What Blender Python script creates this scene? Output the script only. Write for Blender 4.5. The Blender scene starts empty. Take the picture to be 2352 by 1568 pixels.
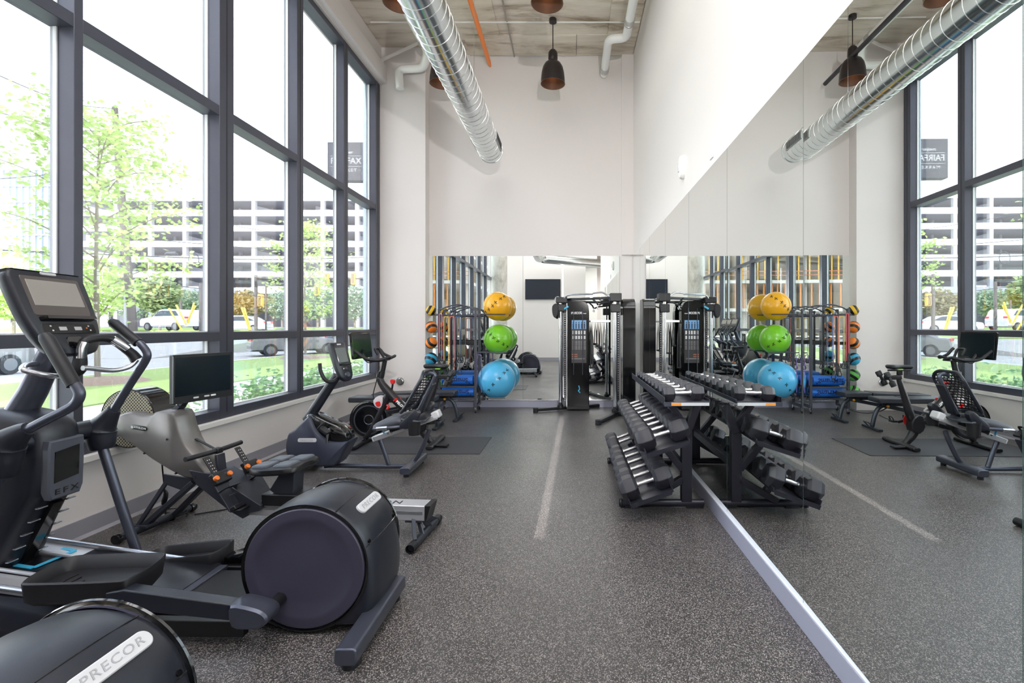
import bpy, bmesh, math, random
from mathutils import Vector, Matrix
random.seed(4)
S = bpy.context.scene
C = S.collection
PI = math.pi
F, U0, V0, H = 1110.0, 1310.0, 751.0, 1.4

# ---------------------------------------------------------------- camera, sky, sun, lights, exposure
cam = bpy.data.cameras.new('camera')
cam.sensor_width = 36; cam.lens = F/2352*36
cam.shift_x = -(U0-1176)/2352; cam.shift_y = -(784-V0)/2352
cam.clip_end = 500; cam.clip_start = .05
co = bpy.data.objects.new('camera', cam); C.objects.link(co)
co.location = (0, 0, H); co.rotation_euler = (PI/2, 0, 0)
S.camera = co
w = bpy.data.worlds.new('sky'); S.world = w; w.use_nodes = True
nt = w.node_tree; nt.nodes.clear()
tc = nt.nodes.new('ShaderNodeTexCoord'); sp = nt.nodes.new('ShaderNodeSeparateXYZ')
rmp = nt.nodes.new('ShaderNodeValToRGB'); bg = nt.nodes.new('ShaderNodeBackground'); wo = nt.nodes.new('ShaderNodeOutputWorld')
rmp.color_ramp.elements[0].position = 0.0; rmp.color_ramp.elements[0].color = (1, 1, 1, 1)
rmp.color_ramp.elements[1].position = 0.9; rmp.color_ramp.elements[1].color = (.72, .83, 1, 1)
nt.links.new(tc.outputs['Generated'], sp.inputs[0]); nt.links.new(sp.outputs['Z'], rmp.inputs[0])
nt.links.new(rmp.outputs[0], bg.inputs[0]); nt.links.new(bg.outputs[0], wo.inputs[0])
bg.inputs[1].default_value = 3.6
def light(name, typ, loc, energy, color=(1, 1, 1), size=None, sizey=None, look=None, **k):
    l = bpy.data.lights.new(name, typ); l.energy = energy; l.color = color
    if typ == 'AREA':
        l.shape = 'RECTANGLE' if sizey else 'SQUARE'; l.size = size
        if sizey: l.size_y = sizey
    elif size is not None and typ in ('POINT', 'SPOT'): l.shadow_soft_size = size
    for a, b in k.items(): setattr(l, a, b)
    o = bpy.data.objects.new(name, l); C.objects.link(o); o.location = loc
    if look is not None:
        o.rotation_euler = (Vector(look)-Vector(loc)).to_track_quat('-Z', 'Y').to_euler()
    return o
light('sun', 'SUN', (0, -10, 20), 9.5, (1, .97, .94), look=(.0176*20, 10, 20-.35*20), angle=.0035)
light('ceiling_fill', 'AREA', (-1.15, 1.6, 6.1), 110, (.98, .98, 1), 3.0, 3.0, look=(-1.0, 1.6, 0))  # added overhead fill with no fixture, brightens the room
light('back_ceiling_fill', 'AREA', (-.9, -1.3, 6.1), 90, (.98, .98, 1), 3.2, 1.6, look=(-.9, -1.3, 0))  # second added overhead fill, unseen behind the camera
light('lobby_fill', 'AREA', (2.6, -2.0, 3.6), 45, (1, .97, .95), 1.6, 1.6, look=(2.6, -2.0, 0))  # added fill out of view, no fixture in the lobby
light('duct_shadow_spot', 'SPOT', (.85, -2.55, 2.62), 480, (1, .97, .96), .05, look=(-1.3, 8.4, 3.9), spot_size=1.0, spot_blend=.6)  # added spot without a fixture, throws the duct shadow on the far wall
S.view_settings.view_transform = 'Standard'
try: S.view_settings.look = 'None'
except Exception: pass
S.view_settings.gamma = 1; S.view_settings.use_curve_mapping = False
S.view_settings.exposure = 0.70
S.cycles.max_bounces = 10; S.cycles.diffuse_bounces = 4; S.cycles.glossy_bounces = 6
S.cycles.transparent_max_bounces = 16; S.cycles.transmission_bounces = 6
S.cycles.caustics_reflective = True; S.cycles.caustics_refractive = False
S.cycles.sample_clamp_indirect = 6; S.cycles.use_denoising = True

# ---------------------------------------------------------------- helpers
def lin(c):
    return tuple(((x/255)/12.92 if x <= 10 else ((x/255+.055)/1.055)**2.4) for x in c[:3])+(1,)
def W(u, v, y): return Vector(((u-U0)*y/F, y, H-(v-V0)*y/F))
def XZ(u, v, y): return ((u-U0)*y/F, H-(v-V0)*y/F)
def px(l, y): return [XZ(u, v, y) for u, v in l]
MATS = {}
def mat(name, c, rough=.5, metal=0, emit=None, noise=0, nscale=40, bump=0, bscale=300, coat=0, spec=None, c2=None, sheen=0):
    if name in MATS: return MATS[name]
    m = bpy.data.materials.new(name); m.use_nodes = True; MATS[name] = m
    t = m.node_tree; b = t.nodes['Principled BSDF']
    b.inputs['Base Color'].default_value = lin(c); b.inputs['Roughness'].default_value = rough
    b.inputs['Metallic'].default_value = metal; b.inputs['Coat Weight'].default_value = coat
    if spec is not None: b.inputs['Specular IOR Level'].default_value = spec
    if emit: b.inputs['Emission Color'].default_value = lin(emit[:3]); b.inputs['Emission Strength'].default_value = emit[3]
    if noise or c2:
        n = t.nodes.new('ShaderNodeTexNoise'); n.inputs['Scale'].default_value = nscale; n.inputs['Detail'].default_value = 3
        tc = t.nodes.new('ShaderNodeTexCoord'); t.links.new(tc.outputs['Object'], n.inputs['Vector'])
        mx = t.nodes.new('ShaderNodeMix'); mx.data_type = 'RGBA'
        mx.inputs[6].default_value = lin(c)
        mx.inputs[7].default_value = lin(c2) if c2 else lin([min(255, x*(1-noise)) for x in c])
        t.links.new(n.outputs['Fac'], mx.inputs[0]); t.links.new(mx.outputs[2], b.inputs['Base Color'])
    if bump:
        n = t.nodes.new('ShaderNodeTexNoise'); n.inputs['Scale'].default_value = bscale; n.inputs['Detail'].default_value = 2
        tc = t.nodes.new('ShaderNodeTexCoord'); t.links.new(tc.outputs['Object'], n.inputs['Vector'])
        bp = t.nodes.new('ShaderNodeBump'); bp.inputs['Strength'].default_value = bump; bp.inputs['Distance'].default_value = .002
        t.links.new(n.outputs['Fac'], bp.inputs['Height']); t.links.new(bp.outputs[0], b.inputs['Normal'])
    return m

class MB:
    """collects shapes in world coordinates into one bmesh"""
    def __init__(s): s.bm = bmesh.new()
    def box(s, x0, x1, y0, y1, z0, z1):
        v = [s.bm.verts.new((x, y, z)) for x in (x0, x1) for y in (y0, y1) for z in (z0, z1)]
        for f in ((0, 1, 3, 2), (4, 6, 7, 5), (0, 4, 5, 1), (2, 3, 7, 6), (0, 2, 6, 4), (1, 5, 7, 3)):
            s.bm.faces.new([v[i] for i in f])
        return s
    def obox(s, c, size, M=None):
        n = len(s.bm.verts)
        a, b, d = size[0]/2, size[1]/2, size[2]/2
        s.box(-a, a, -b, b, -d, d); s.bm.verts.ensure_lookup_table()
        R = (M.to_4x4() if M else Matrix())
        for v in s.bm.verts[n:]: v.co = R @ v.co + Vector(c)
        return s
    def bar(s, a, b, wd, ht, up=(0, 0, 1)):
        a = Vector(a); b = Vector(b); d = (b-a); L = d.length; d.normalize()
        u = Vector(up); r = d.cross(u)
        if r.length < 1e-4: r = d.cross(Vector((1, 0, 0)))
        r.normalize(); u = r.cross(d)
        M = Matrix((d, r, u)).transposed()
        return s.obox((a+b)/2, (L, wd, ht), M)
    def tube(s, pts, r, n=10, closed=False, cap=True, sub=0, flat=1.0, up=None):
        P = [Vector(p) for p in pts]
        R = list(r) if isinstance(r, (list, tuple)) else [r]*len(P)
        if sub: P, R = smoothline(P, R, sub, closed)
        m = len(P); T = []
        for i in range(m):
            a = P[(i-1) % m] if (closed or i) else P[i]; b = P[(i+1) % m] if (closed or i < m-1) else P[i]
            t = (b-a)
            if t.length < 1e-9: t = Vector((0, 0, 1))
            T.append(t.normalized())
        u = Vector(up) if up else (Vector((0, 0, 1)) if abs(T[0].z) < .9 else Vector((0, 1, 0)))
        rings = []
        for i in range(m):
            if up: u = Vector(up)
            u = (u-T[i]*u.dot(T[i]))
            if u.length < 1e-6: u = T[i].orthogonal()
            u.normalize(); v = T[i].cross(u)
            rings.append([s.bm.verts.new(P[i]+(u*math.cos(2*PI*k/n)*flat+v*math.sin(2*PI*k/n))*R[i]) for k in range(n)])
        for i in range(m if closed else m-1):
            A, Bq = rings[i], rings[(i+1) % m]
            for k in range(n): s.bm.faces.new((A[k], A[(k+1) % n], Bq[(k+1) % n], Bq[k]))
        if cap and not closed:
            s.bm.faces.new(rings[0][::-1]); s.bm.faces.new(rings[-1])
        return s
    def prism(s, poly, y0, y1, plane='xz'):
        f = {'xz': lambda a, b, c: (a, c, b), 'yz': lambda a, b, c: (c, a, b), 'xy': lambda a, b, c: (a, b, c)}[plane]
        A = [s.bm.verts.new(f(a, b, y0)) for a, b in poly]; D = [s.bm.verts.new(f(a, b, y1)) for a, b in poly]
        n = len(poly)
        s.bm.faces.new(A); s.bm.faces.new(D[::-1])
        for i in range(n): s.bm.faces.new((A[i], D[i], D[(i+1) % n], A[(i+1) % n]))
        return s
    def puff(s, poly, layers, plane='xz'):
        """poly extruded through layers (depth, inset): a rounded, cushion-like housing"""
        f = {'xz': lambda a, b, c: (a, c, b), 'yz': lambda a, b, c: (c, a, b), 'xy': lambda a, b, c: (a, b, c)}[plane]
        n = len(poly)
        ar = sum(poly[i][0]*poly[(i+1) % n][1]-poly[(i+1) % n][0]*poly[i][1] for i in range(n))
        sg = 1 if ar > 0 else -1
        N = []
        for i in range(n):
            e1 = Vector(poly[i])-Vector(poly[i-1]); e2 = Vector(poly[(i+1) % n])-Vector(poly[i])
            e1.normalize(); e2.normalize(); t = e1+e2
            if t.length < 1e-6: t = e2
            t.normalize(); N.append(Vector((-t.y, t.x))*sg)
        rings = [[s.bm.verts.new(f(p[0]+N[i].x*d, p[1]+N[i].y*d, y)) for i, p in enumerate(poly)] for y, d in layers]
        for A, D in zip(rings, rings[1:]):
            for i in range(n): s.bm.faces.new((A[i], D[i], D[(i+1) % n], A[(i+1) % n]))
        s.bm.faces.new(rings[0]); s.bm.faces.new(rings[-1][::-1])
        return s
    def lathe(s, prof, o=(0, 0, 0), axis=(0, 0, 1), n=24, cap=False):
        a = Vector(axis).normalized(); u = a.orthogonal().normalized(); v = a.cross(u); o = Vector(o)
        rings = [[s.bm.verts.new(o+a*h+(u*math.cos(2*PI*k/n)+v*math.sin(2*PI*k/n))*max(r, 1e-5)) for k in range(n)] for r, h in prof]
        for A, D in zip(rings, rings[1:]):
            for k in range(n): s.bm.faces.new((A[k], A[(k+1) % n], D[(k+1) % n], D[k]))
        if cap: s.bm.faces.new(rings[0][::-1]); s.bm.faces.new(rings[-1])
        return s
    def cyl(s, a, b, r, n=16, r2=None):
        a = Vector(a); b = Vector(b); L = (b-a).length
        return s.lathe([(r, 0), (r if r2 is None else r2, L)], a, b-a, n, True)
    def ball(s, c, r, n=16, sc=(1, 1, 1), M=None):
        m = max(6, n//2+1); k0 = len(s.bm.verts)
        s.lathe([(r*math.sin(PI*i/m), -r*math.cos(PI*i/m)) for i in range(m+1)], (0, 0, 0), (0, 0, 1), n)
        s.bm.verts.ensure_lookup_table()
        for v in s.bm.verts[k0:]:
            p = Vector((v.co.x*sc[0], v.co.y*sc[1], v.co.z*sc[2]))
            v.co = (M @ p if M else p)+Vector(c)
        return s
    def quad(s, *p): s.bm.faces.new([s.bm.verts.new(q) for q in p]); return s
def smoothline(P, R, sub, closed=False):
    P2, R2 = [], []
    n = len(P); m = n if closed else n-1
    for i in range(m):
        g = (lambda j: j % n) if closed else (lambda j: max(0, min(n-1, j)))
        p0, p1, p2, p3 = P[g(i-1)], P[g(i)], P[g(i+1)], P[g(i+2)]
        for k in range(sub):
            t = k/sub
            q = .5*((2*p1)+(p2-p0)*t+(2*p0-5*p1+4*p2-p3)*t*t+(3*p1-p0-3*p2+p3)*t**3)
            P2.append(q); R2.append(R[g(i)]*(1-t)+R[g(i+1)]*t)
    if not closed: P2.append(P[-1]); R2.append(R[-1])
    return P2, R2
def curve2(pts, sub=5):
    P, _ = smoothline([Vector((a, b, 0)) for a, b in pts], [0]*len(pts), sub, True)
    return [(p.x, p.y) for p in P]
def rrect(x0, x1, z0, z1, r, k=4):
    o = []
    for cx, cz, a in ((x1-r, z1-r, 0), (x0+r, z1-r, 90), (x0+r, z0+r, 180), (x1-r, z0+r, 270)):
        for i in range(k+1):
            t = math.radians(a+90*i/k); o.append((cx+r*math.cos(t), cz+r*math.sin(t)))
    return o
def wpos(o):
    p = Vector((0, 0, 0))
    while o: p += o.location; o = o.parent
    return p
def put(name, mb, m, parent=None, bevel=0, seg=2, smooth=35, kind=None, label=None, off=None):
    bm = mb.bm
    o0 = off if off is not None else wpos(parent)
    if o0.length: bmesh.ops.translate(bm, verts=bm.verts[:], vec=-o0)
    bmesh.ops.recalc_face_normals(bm, faces=bm.faces[:])
    me = bpy.data.meshes.new(name); bm.to_mesh(me); bm.free()
    me.materials.append(m)
    if smooth:
        me.shade_smooth(); me.set_sharp_from_angle(angle=math.radians(smooth))
    o = bpy.data.objects.new(name, me); C.objects.link(o)
    if parent: o.parent = parent
    if bevel:
        b = o.modifiers.new('bevel', 'BEVEL'); b.width = bevel; b.segments = seg; b.limit_method = 'ANGLE'; b.angle_limit = math.radians(40)
        b.harden_normals = False
    if kind: o['kind'] = kind
    if label: o['label'] = label
    return o
def thing(name, label, cat, loc=(0, 0, 0), group=None):
    o = bpy.data.objects.new(name, None); C.objects.link(o); o.location = loc; o.empty_display_size = .1
    o['label'] = label; o['category'] = cat
    if group: o['group'] = group
    return o
def tag(o, label, cat, group=None):
    o['label'] = label; o['category'] = cat
    if group: o['group'] = group
    return o
def struct(name, mb, m, parent=None, **k):
    o = put(name, mb, m, parent, **k)
    if not parent: o['kind'] = 'structure'
    return o
def dup(root, delta=(0, 0, 0), label=None, rot=None, loc=None):
    r = root.copy(); C.objects.link(r)
    r.location = Vector(loc) if loc is not None else root.location+Vector(delta)
    if rot is not None: r.rotation_euler = rot
    if label: r['label'] = label
    for ch in list(root.children):
        c = ch.copy(); C.objects.link(c); c.parent = r
        for g in list(ch.children):
            d = g.copy(); C.objects.link(d); d.parent = c
    return r
def text(name, s, m, parent, center, size, right, up, ext=.0008, align='CENTER', bold=0, sx=1.0, spacing=1.0, shear=0, off=None):
    """flat lettering as a thin mesh: centre, cap height, reading direction and up direction in world space"""
    cu = bpy.data.curves.new(name, 'FONT'); cu.body = s; cu.size = size/.7; cu.align_x = align; cu.align_y = 'CENTER'
    cu.extrude = ext; cu.offset = bold; cu.space_character = spacing; cu.shear = shear; cu.resolution_u = 3
    t = bpy.data.objects.new(name, cu); C.objects.link(t)
    dg = bpy.context.evaluated_depsgraph_get()
    me = bpy.data.meshes.new_from_object(t.evaluated_get(dg)); me.name = name
    bpy.data.objects.remove(t); bpy.data.curves.remove(cu)
    r = Vector(right).normalized(); u = Vector(up).normalized(); n = r.cross(u)
    M = Matrix((r, u, n)).transposed().to_4x4(); M.translation = Vector(center)-(off if off is not None else wpos(parent))
    me.transform(M @ Matrix.Diagonal((sx, 1, 1, 1)))
    me.materials.clear(); me.materials.append(m)
    o = bpy.data.objects.new(name, me); C.objects.link(o)
    if parent: o.parent = parent
    return o
# ---------------------------------------------------------------- special materials
def nodes(name):
    m = bpy.data.materials.new(name); m.use_nodes = True; t = m.node_tree
    return m, t, t.nodes['Principled BSDF'], (lambda k, **kw: setn(t.nodes.new(k), kw)), t.links.new
def setn(n, kw):
    for a, b in kw.items():
        if a.startswith('i_'): n.inputs[a[2:].replace('_', ' ')].default_value = b
        else: setattr(n, a, b)
    return n
def m_floor():
    m, t, b, N, L = nodes('rubber_floor')
    tc = N('ShaderNodeTexCoord')
    n1 = N('ShaderNodeTexVoronoi', i_Scale=270.0); L(tc.outputs['Object'], n1.inputs['Vector'])
    r1 = N('ShaderNodeValToRGB'); L(n1.outputs['Color'], r1.inputs[0])
    e = r1.color_ramp.elements
    e[0].position = .0; e[0].color = lin((46, 44, 45)); e[1].position = 1; e[1].color = lin((176, 168, 164))
    for p, c in ((.45, (62, 59, 59)), (.62, (80, 76, 75)), (.76, (136, 129, 126))):
        k = e.new(p); k.color = lin(c)
    n2 = N('ShaderNodeTexNoise', i_Scale=1.1, i_Detail=3.0); L(tc.outputs['Object'], n2.inputs['Vector'])
    r2 = N('ShaderNodeMapRange', i_From_Min=.3, i_From_Max=.75, i_To_Min=.86, i_To_Max=1.1); L(n2.outputs['Fac'], r2.inputs['Value'])
    mx = N('ShaderNodeVectorMath', operation='MULTIPLY'); L(r1.outputs[0], mx.inputs[0]); L(r2.outputs[0], mx.inputs[1])
    L(mx.outputs[0], b.inputs['Base Color'])
    r3 = N('ShaderNodeMapRange', i_From_Min=.3, i_From_Max=.7, i_To_Min=.30, i_To_Max=.45); L(n2.outputs['Fac'], r3.inputs['Value'])
    L(r3.outputs[0], b.inputs['Roughness'])
    bp = N('ShaderNodeBump', i_Strength=.22, i_Distance=.002); L(n1.outputs['Distance'], bp.inputs['Height']); L(bp.outputs[0], b.inputs['Normal']); b.inputs['Specular IOR Level'].default_value = .6
    return m
def m_concrete(name, c1, c2, c3, rough=.8, st=(1, 7, 1)):
    m, t, b, N, L = nodes(name)
    tc = N('ShaderNodeTexCoord'); mp = N('ShaderNodeMapping'); mp.inputs['Scale'].default_value = st; L(tc.outputs['Object'], mp.inputs[0])
    n1 = N('ShaderNodeTexNoise', i_Scale=1.3, i_Detail=8.0, i_Roughness=.7, i_Distortion=.6); L(mp.outputs[0], n1.inputs['Vector'])
    r = N('ShaderNodeValToRGB'); L(n1.outputs['Fac'], r.inputs[0]); e = r.color_ramp.elements
    e[0].position = .33; e[0].color = lin(c1); e[1].position = .66; e[1].color = lin(c3); k = e.new(.48); k.color = lin(c2)
    L(r.outputs[0], b.inputs['Base Color']); b.inputs['Roughness'].default_value = rough
    bp = N('ShaderNodeBump', i_Strength=.25, i_Distance=.01); L(n1.outputs['Fac'], bp.inputs['Height']); L(bp.outputs[0], b.inputs['Normal'])
    return m
def m_glass(name, tint=(.93, .96, .97), refl=.5):
    m, t, b, N, L = nodes(name); t.nodes.remove(b)
    tr = N('ShaderNodeBsdfTransparent'); tr.inputs[0].default_value = (*tint, 1)
    gl = N('ShaderNodeBsdfGlossy', i_Roughness=0.0); fr = N('ShaderNodeFresnel', i_IOR=1.5)
    mu = N('ShaderNodeMath', operation='MULTIPLY'); mu.inputs[1].default_value = refl*2; L(fr.outputs[0], mu.inputs[0])
    mx = N('ShaderNodeMixShader'); L(mu.outputs[0], mx.inputs[0]); L(tr.outputs[0], mx.inputs[1]); L(gl.outputs[0], mx.inputs[2])
    L(mx.outputs[0], t.nodes['Material Output'].inputs[0])
    return m
def m_leaf(name, c1, c2):
    m, t, b, N, L = nodes(name)
    g = N('ShaderNodeNewGeometry'); r = N('ShaderNodeValToRGB'); L(g.outputs['Random Per Island'], r.inputs[0])
    r.color_ramp.elements[0].color = lin(c1); r.color_ramp.elements[1].color = lin(c2)
    L(r.outputs[0], b.inputs['Base Color']); b.inputs['Roughness'].default_value = .5
    tl = N('ShaderNodeBsdfTranslucent'); L(r.outputs[0], tl.inputs[0])
    mx = N('ShaderNodeMixShader'); mx.inputs[0].default_value = .4
    L(b.outputs[0], mx.inputs[1]); L(tl.outputs[0], mx.inputs[2]); L(mx.outputs[0], t.nodes['Material Output'].inputs[0])
    return m
M_floor = m_floor()
M_conc = m_concrete('board_formed_concrete', (150, 132, 114), (212, 201, 186), (230, 222, 210), st=(.45, 2.2, 1))
M_column = m_concrete('column_concrete', (150, 145, 135), (190, 186, 178), (205, 202, 195), st=(1, 1, .6))
M_glass = m_glass('window_glass', (.95, .97, .98), .32)
M_mirror = mat('mirror', (244, 249, 247), 0.0, 1)
M_mirror_edge = mat('mirror_edge', (70, 92, 86), .3, 0)
M_wall = mat('wall_paint', (228, 222, 219), .55, bump=.05, bscale=220)
M_white = mat('white_trim', (236, 233, 229), .4)
M_base = mat('grey_rubber_baseboard', (152, 150, 158), .4)
M_basel = mat('satin_baseboard', (176, 178, 196), .32, .25)
M_frame = mat('dark_bronze_aluminium', (84, 86, 98), .38, .35, noise=.1, nscale=6)
M_chan = mat('mirror_channel', (225, 228, 235), .2, .9)
M_gasket = mat('glazing_bead', (226, 228, 228), .4)
M_galv = None
def m_galv():
    m, t, b, N, L = nodes('galvanised_steel')
    b.inputs['Roughness'].default_value = .19
    b.inputs['Metallic'].default_value = 1; b.inputs['Base Color'].default_value = lin((214, 219, 220))
    return m
M_galv = m_galv()

# ---------------------------------------------------------------- room shell
D = 8.47; XR = 1.09; XL = -3.25; ZC = 6.17
struct('floor', MB().box(-3.45, 4.1, -3.4, 8.6, -.1, 0), M_floor, smooth=0)
struct('wall_far', MB().box(-3.45, 1.25, D, D+.14, 0, ZC), M_wall, smooth=0)
struct('trim_1', MB().box(XL, -2.47, 8.24, D, 0, ZC), M_wall, bevel=.004)
struct('trim_2', MB().box(.895, XR+.015, 8.42, D, 2.66, ZC), M_wall, bevel=.003)
struct('wall_right', MB().box(XR+.012, 1.25, -.62, D, 0, ZC), M_wall, smooth=0)
struct('wall_lobby', MB().box(4.0, 4.12, -3.3, -.5, 0, ZC), M_wall, smooth=0)
struct('wall_return', MB().box(1.25, 4.1, -.62, -.5, 0, ZC), M_wall, smooth=0)
SX = -.32   # slot added high in the unseen back wall to let a sun stripe onto the floor
struct('wall_back', MB().box(-3.45, SX-.036, -3.42, -3.3, 0, ZC).box(SX+.036, 4.1, -3.42, -3.3, 0, ZC).box(SX-.036, SX+.036, -3.42, -3.3, 0, 2.28).box(SX-.036, SX+.036, -3.42, -3.3, 3.87, ZC), M_wall, smooth=0)
struct('trim_3', MB().box(.62, 1.09, -3.3, -2.75, 0, ZC), M_white, bevel=.004)
struct('wall_left', MB().box(-3.5, XL, -3.4, 8.24, 0, .50), M_wall, smooth=0)
struct('trim_4', MB().box(-3.42, XL+.035, -3.3, 8.24, .495, .545), M_white, bevel=.006)
struct('wall_left_upper', MB().box(-3.5, XL+.03, -3.4, 8.47, 5.53, ZC), M_wall, smooth=0)
struct('trim_5', MB().box(-3.3, -3.13, -3.3, 8.24, 5.55, 5.83), M_wall, bevel=.004)
struct('baseboard_left', MB().box(XL, XL+.012, -3.3, 8.24, 0, .125).prism([(XL+.012, 0), (XL+.03, 0), (XL+.012, .02)], -3.3, 8.24), M_base)
struct('baseboard_far', MB().box(-2.47, XR, D-.012, D, 0, .112), M_basel, smooth=0)
struct('baseboard_right', MB().box(XR-.02, XR+.012, -.6, D-.012, 0, .108), M_basel, bevel=.003)
struct('baseboard_back', MB().box(-2.6, 4, -3.3, -3.285, 0, .13), M_base, smooth=0)
struct('trim_6', MB().box(-2.475, .86, D-.02, D, .112, .128), M_chan, bevel=.002)
struct('trim_7', MB().box(XR-.020, XR+.012, -.6, D-.02, .108, .117), mat('painted_channel', (214, 216, 226), .45), bevel=.002)

# ceiling slab with formwork panels proud by a few millimetres
ceil = struct('ceiling', MB().box(-3.45, 4.1, -3.4, 8.6, ZC, ZC+.15), M_conc, smooth=0)
k = 0
yy = [8.45, 7.86, 7.02, 5.8, 4.6, 3.4, 2.2, 1.0, -.2, -1.4, -3.3]
for j in range(len(yy)-1):
    xs = [-3.2, -1.75+.6*(j % 2), .1+.5*(j % 3 == 1), 1.09]
    for i in range(3):
        dz = .003+.009*((i*7+j*5) % 4)
        put('formwork_panel', MB().box(xs[i]+.004, xs[i+1]-.004, yy[j+1]+.004, yy[j]-.004, ZC-dz, ZC+.01), M_conc, ceil, smooth=0)

# mirrors: each pane its own object
my = [-.58, .04, 1.14, 2.249, 3.361, 4.448, 5.55, 6.65, 7.56, D-.024]
zt, zb = 2.645, .118
def mirror_panel(label, corners_c, size, yaw=0):
    r = thing('mirror_panel', label, 'mirror', (corners_c[0], corners_c[1], zb), 'wall mirrors')
    a, b, h = size
    o = put('glass', MB().obox((0, 0, (zt-zb)/2), (a, b, h)), M_mirror, r, smooth=0, off=Vector())
    r.rotation_euler = (0, 0, yaw)
    for s in (-1, 1):
        e = MB()
        if a < b: e.box(-a/2-.0004, a/2, s*b/2-.0004, s*b/2+.0002, 0, h)
        else: e.box(s*a/2-.0005, s*a/2+.0008, -b/2-.0004, b/2, 0, h)
        put('edge', e, M_mirror_edge, r, smooth=0, off=Vector())
    return r
YAW = {1: -math.radians(.85), 2: -math.radians(.85), 3: -math.radians(.3)}
OFF = {3: -.0029, 2: -.0058-.0082, 1: -.0058-.0164-.0082}
nm = ['behind the camera at its open end', 'beside the camera', 'at the picture right edge', 'right of the dumbbell rack', 'over the near end of the dumbbells', 'over the dumbbell rack middle', 'over the far end of the dumbbells', 'sixth from the camera, beside the cable machine', 'last before the far corner']
for i in range(9):
    y0, y1 = my[i], my[i+1]
    mirror_panel('tall mirror pane of the right wall, '+nm[i], (XR+.003+OFF.get(i, 0), (y0+y1)/2, 0), (.006, y1-y0-.0012, zt-zb), YAW.get(i, 0))
for x0, x1, l in ((-2.48, -.83, 'mirror pane of the far wall, left one behind the exercise balls'), (-.83, .857, 'mirror pane of the far wall, right one behind the cable machine')):
    mirror_panel(l, ((x0+x1)/2, D-.006, 0), (x1-x0-.003, .006, zt-zb))

# window wall, one object per bay
mul = [(-1.9, -1.77), (-.65, -.52), (.63, .76), (1.9, 2.03), (3.165, 3.225), (4.48, 4.667), (5.753, 5.885), (6.94, 7.07), (8.08, 8.235)]
XI, XG = XL, -3.375
for i in range(len(mul)):
    r = bpy.data.objects.new('window_%d' % (i+1), None); C.objects.link(r); r['kind'] = 'structure'
    y0, y1 = mul[i]; r.location = (XI, y0, .55)
    put('mullion', MB().box(-3.41, XI, y0, y1, .545, 5.53), M_frame, r, bevel=.003)
    if y1-y0 > .1:
        put('cover_strip', MB().box(XI, XI+.002, y0+(y1-y0)*.47, y0+(y1-y0)*.53, .6, 5.5), mat('joint', (40, 40, 46), .5), r, smooth=0)
    a = mul[i-1][1] if i else -3.3
    for z0, z1, nme in ((.545, .632, 'sill_rail'), (1.275, 1.355, 'transom'), (3.365, 3.455, 'transom'), (5.45, 5.53, 'head_rail')):
        put(nme, MB().box(-3.41, XI-.002, a, y0, z0, z1), M_frame, r, bevel=.003)
    bead = MB()
    for z0, z1 in ((.632, 1.275), (1.355, 3.365), (3.455, 5.45)):
        put('pane', MB().box(XG-.004, XG+.004, a, y0, z0, z1), M_glass, r, smooth=0)
        bead.box(XG-.006, XG+.016, y0-.009, y0, z0, z1); bead.box(XG-.006, XG+.016, a, a+.006, z0, z1); bead.box(XG-.006, XG+.016, a, y0, z0, z0+.008)
    put('glazing_bead', bead, M_gasket, r, smooth=0)
struct('trim_8', MB().box(-3.53, -3.42, 8.235, 8.42, -.2, 6.2), mat('exterior_fin', (146, 160, 170), .3, .2), bevel=.004)
struct('wall_far_outer', MB().box(-3.53, -3.44, 8.42, 9.4, -.2, 6.3), M_frame, smooth=0)

# ceiling braces, pipes, duct, pendants
for k_, y in enumerate((8.05, 4.9)):
    a = (-3.15, y, 5.84); b_ = (-2.5, y+.02, 6.16)
    tag(put('ceiling_brace', MB().bar(a, b_, .012, .05).bar(a, Vector(a)+Vector((.0, 0, -.02)), .05, .06), M_white),
        ['white diagonal ceiling brace beside the white pipe elbow at the far end', 'white diagonal ceiling brace nearest the camera above the windows'][k_], 'brace')
M_pvc = mat('white_pvc', (240, 240, 238), .3)
def pipe(name, label, pts, r, m, coups=(), extra=None):
    t = thing(name, label, 'pipe', pts[-1])
    put('pipe_run', MB().tube(pts, r, 16), m, t)
    for c, d in coups:
        c = Vector(c); d = Vector(d).normalized()
        r_ = r if not isinstance(r, list) else r[0]
        put('coupling', MB().lathe([(r_, -.06), (r_+.012, -.06), (r_+.012, -.03), (r_+.008, -.028), (r_+.008, .028), (r_+.012, .03), (r_+.012, .06), (r_, .06)], c, d, 16), mat('clamp', (190, 190, 188), .3, .6), t)
    return t
def elbow(pts, rad=.13, k=6):
    P = [Vector(p) for p in pts]; o = [P[0]]
    for i in range(1, len(P)-1):
        a = P[i]+(P[i-1]-P[i]).normalized()*rad; b = P[i]+(P[i+1]-P[i]).normalized()*rad
        for j in range(k+1):
            t = j/k; o.append(a*(1-t)**2+P[i]*2*t*(1-t)+b*t*t)
    return o+[P[-1]]
pipe('drain_pipe', 'white drain pipe with a double elbow at the right of the ceiling', elbow([(.85, -3.3, 5.8), (.85, 7.37, 5.8), (.585, 7.37, 5.8), (.585, 8.42, 5.8)]), .064, M_pvc, [((.85, 6.95, 5.8), (0, 1, 0)), ((.585, 8.25, 5.8), (0, 1, 0))])
pipe('drain_pipe', 'white drain pipe bending into the pilaster beside the round duct', elbow([(-2.33, -3.3, 5.9), (-2.33, 7.9, 5.9), (-2.45, 8.08, 5.73), (-2.88, 8.1, 5.72), (-2.86, 8.12, 5.4)], .1), .066, M_pvc, [((-2.33, 7.6, 5.9), (0, 1, 0))])
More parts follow.
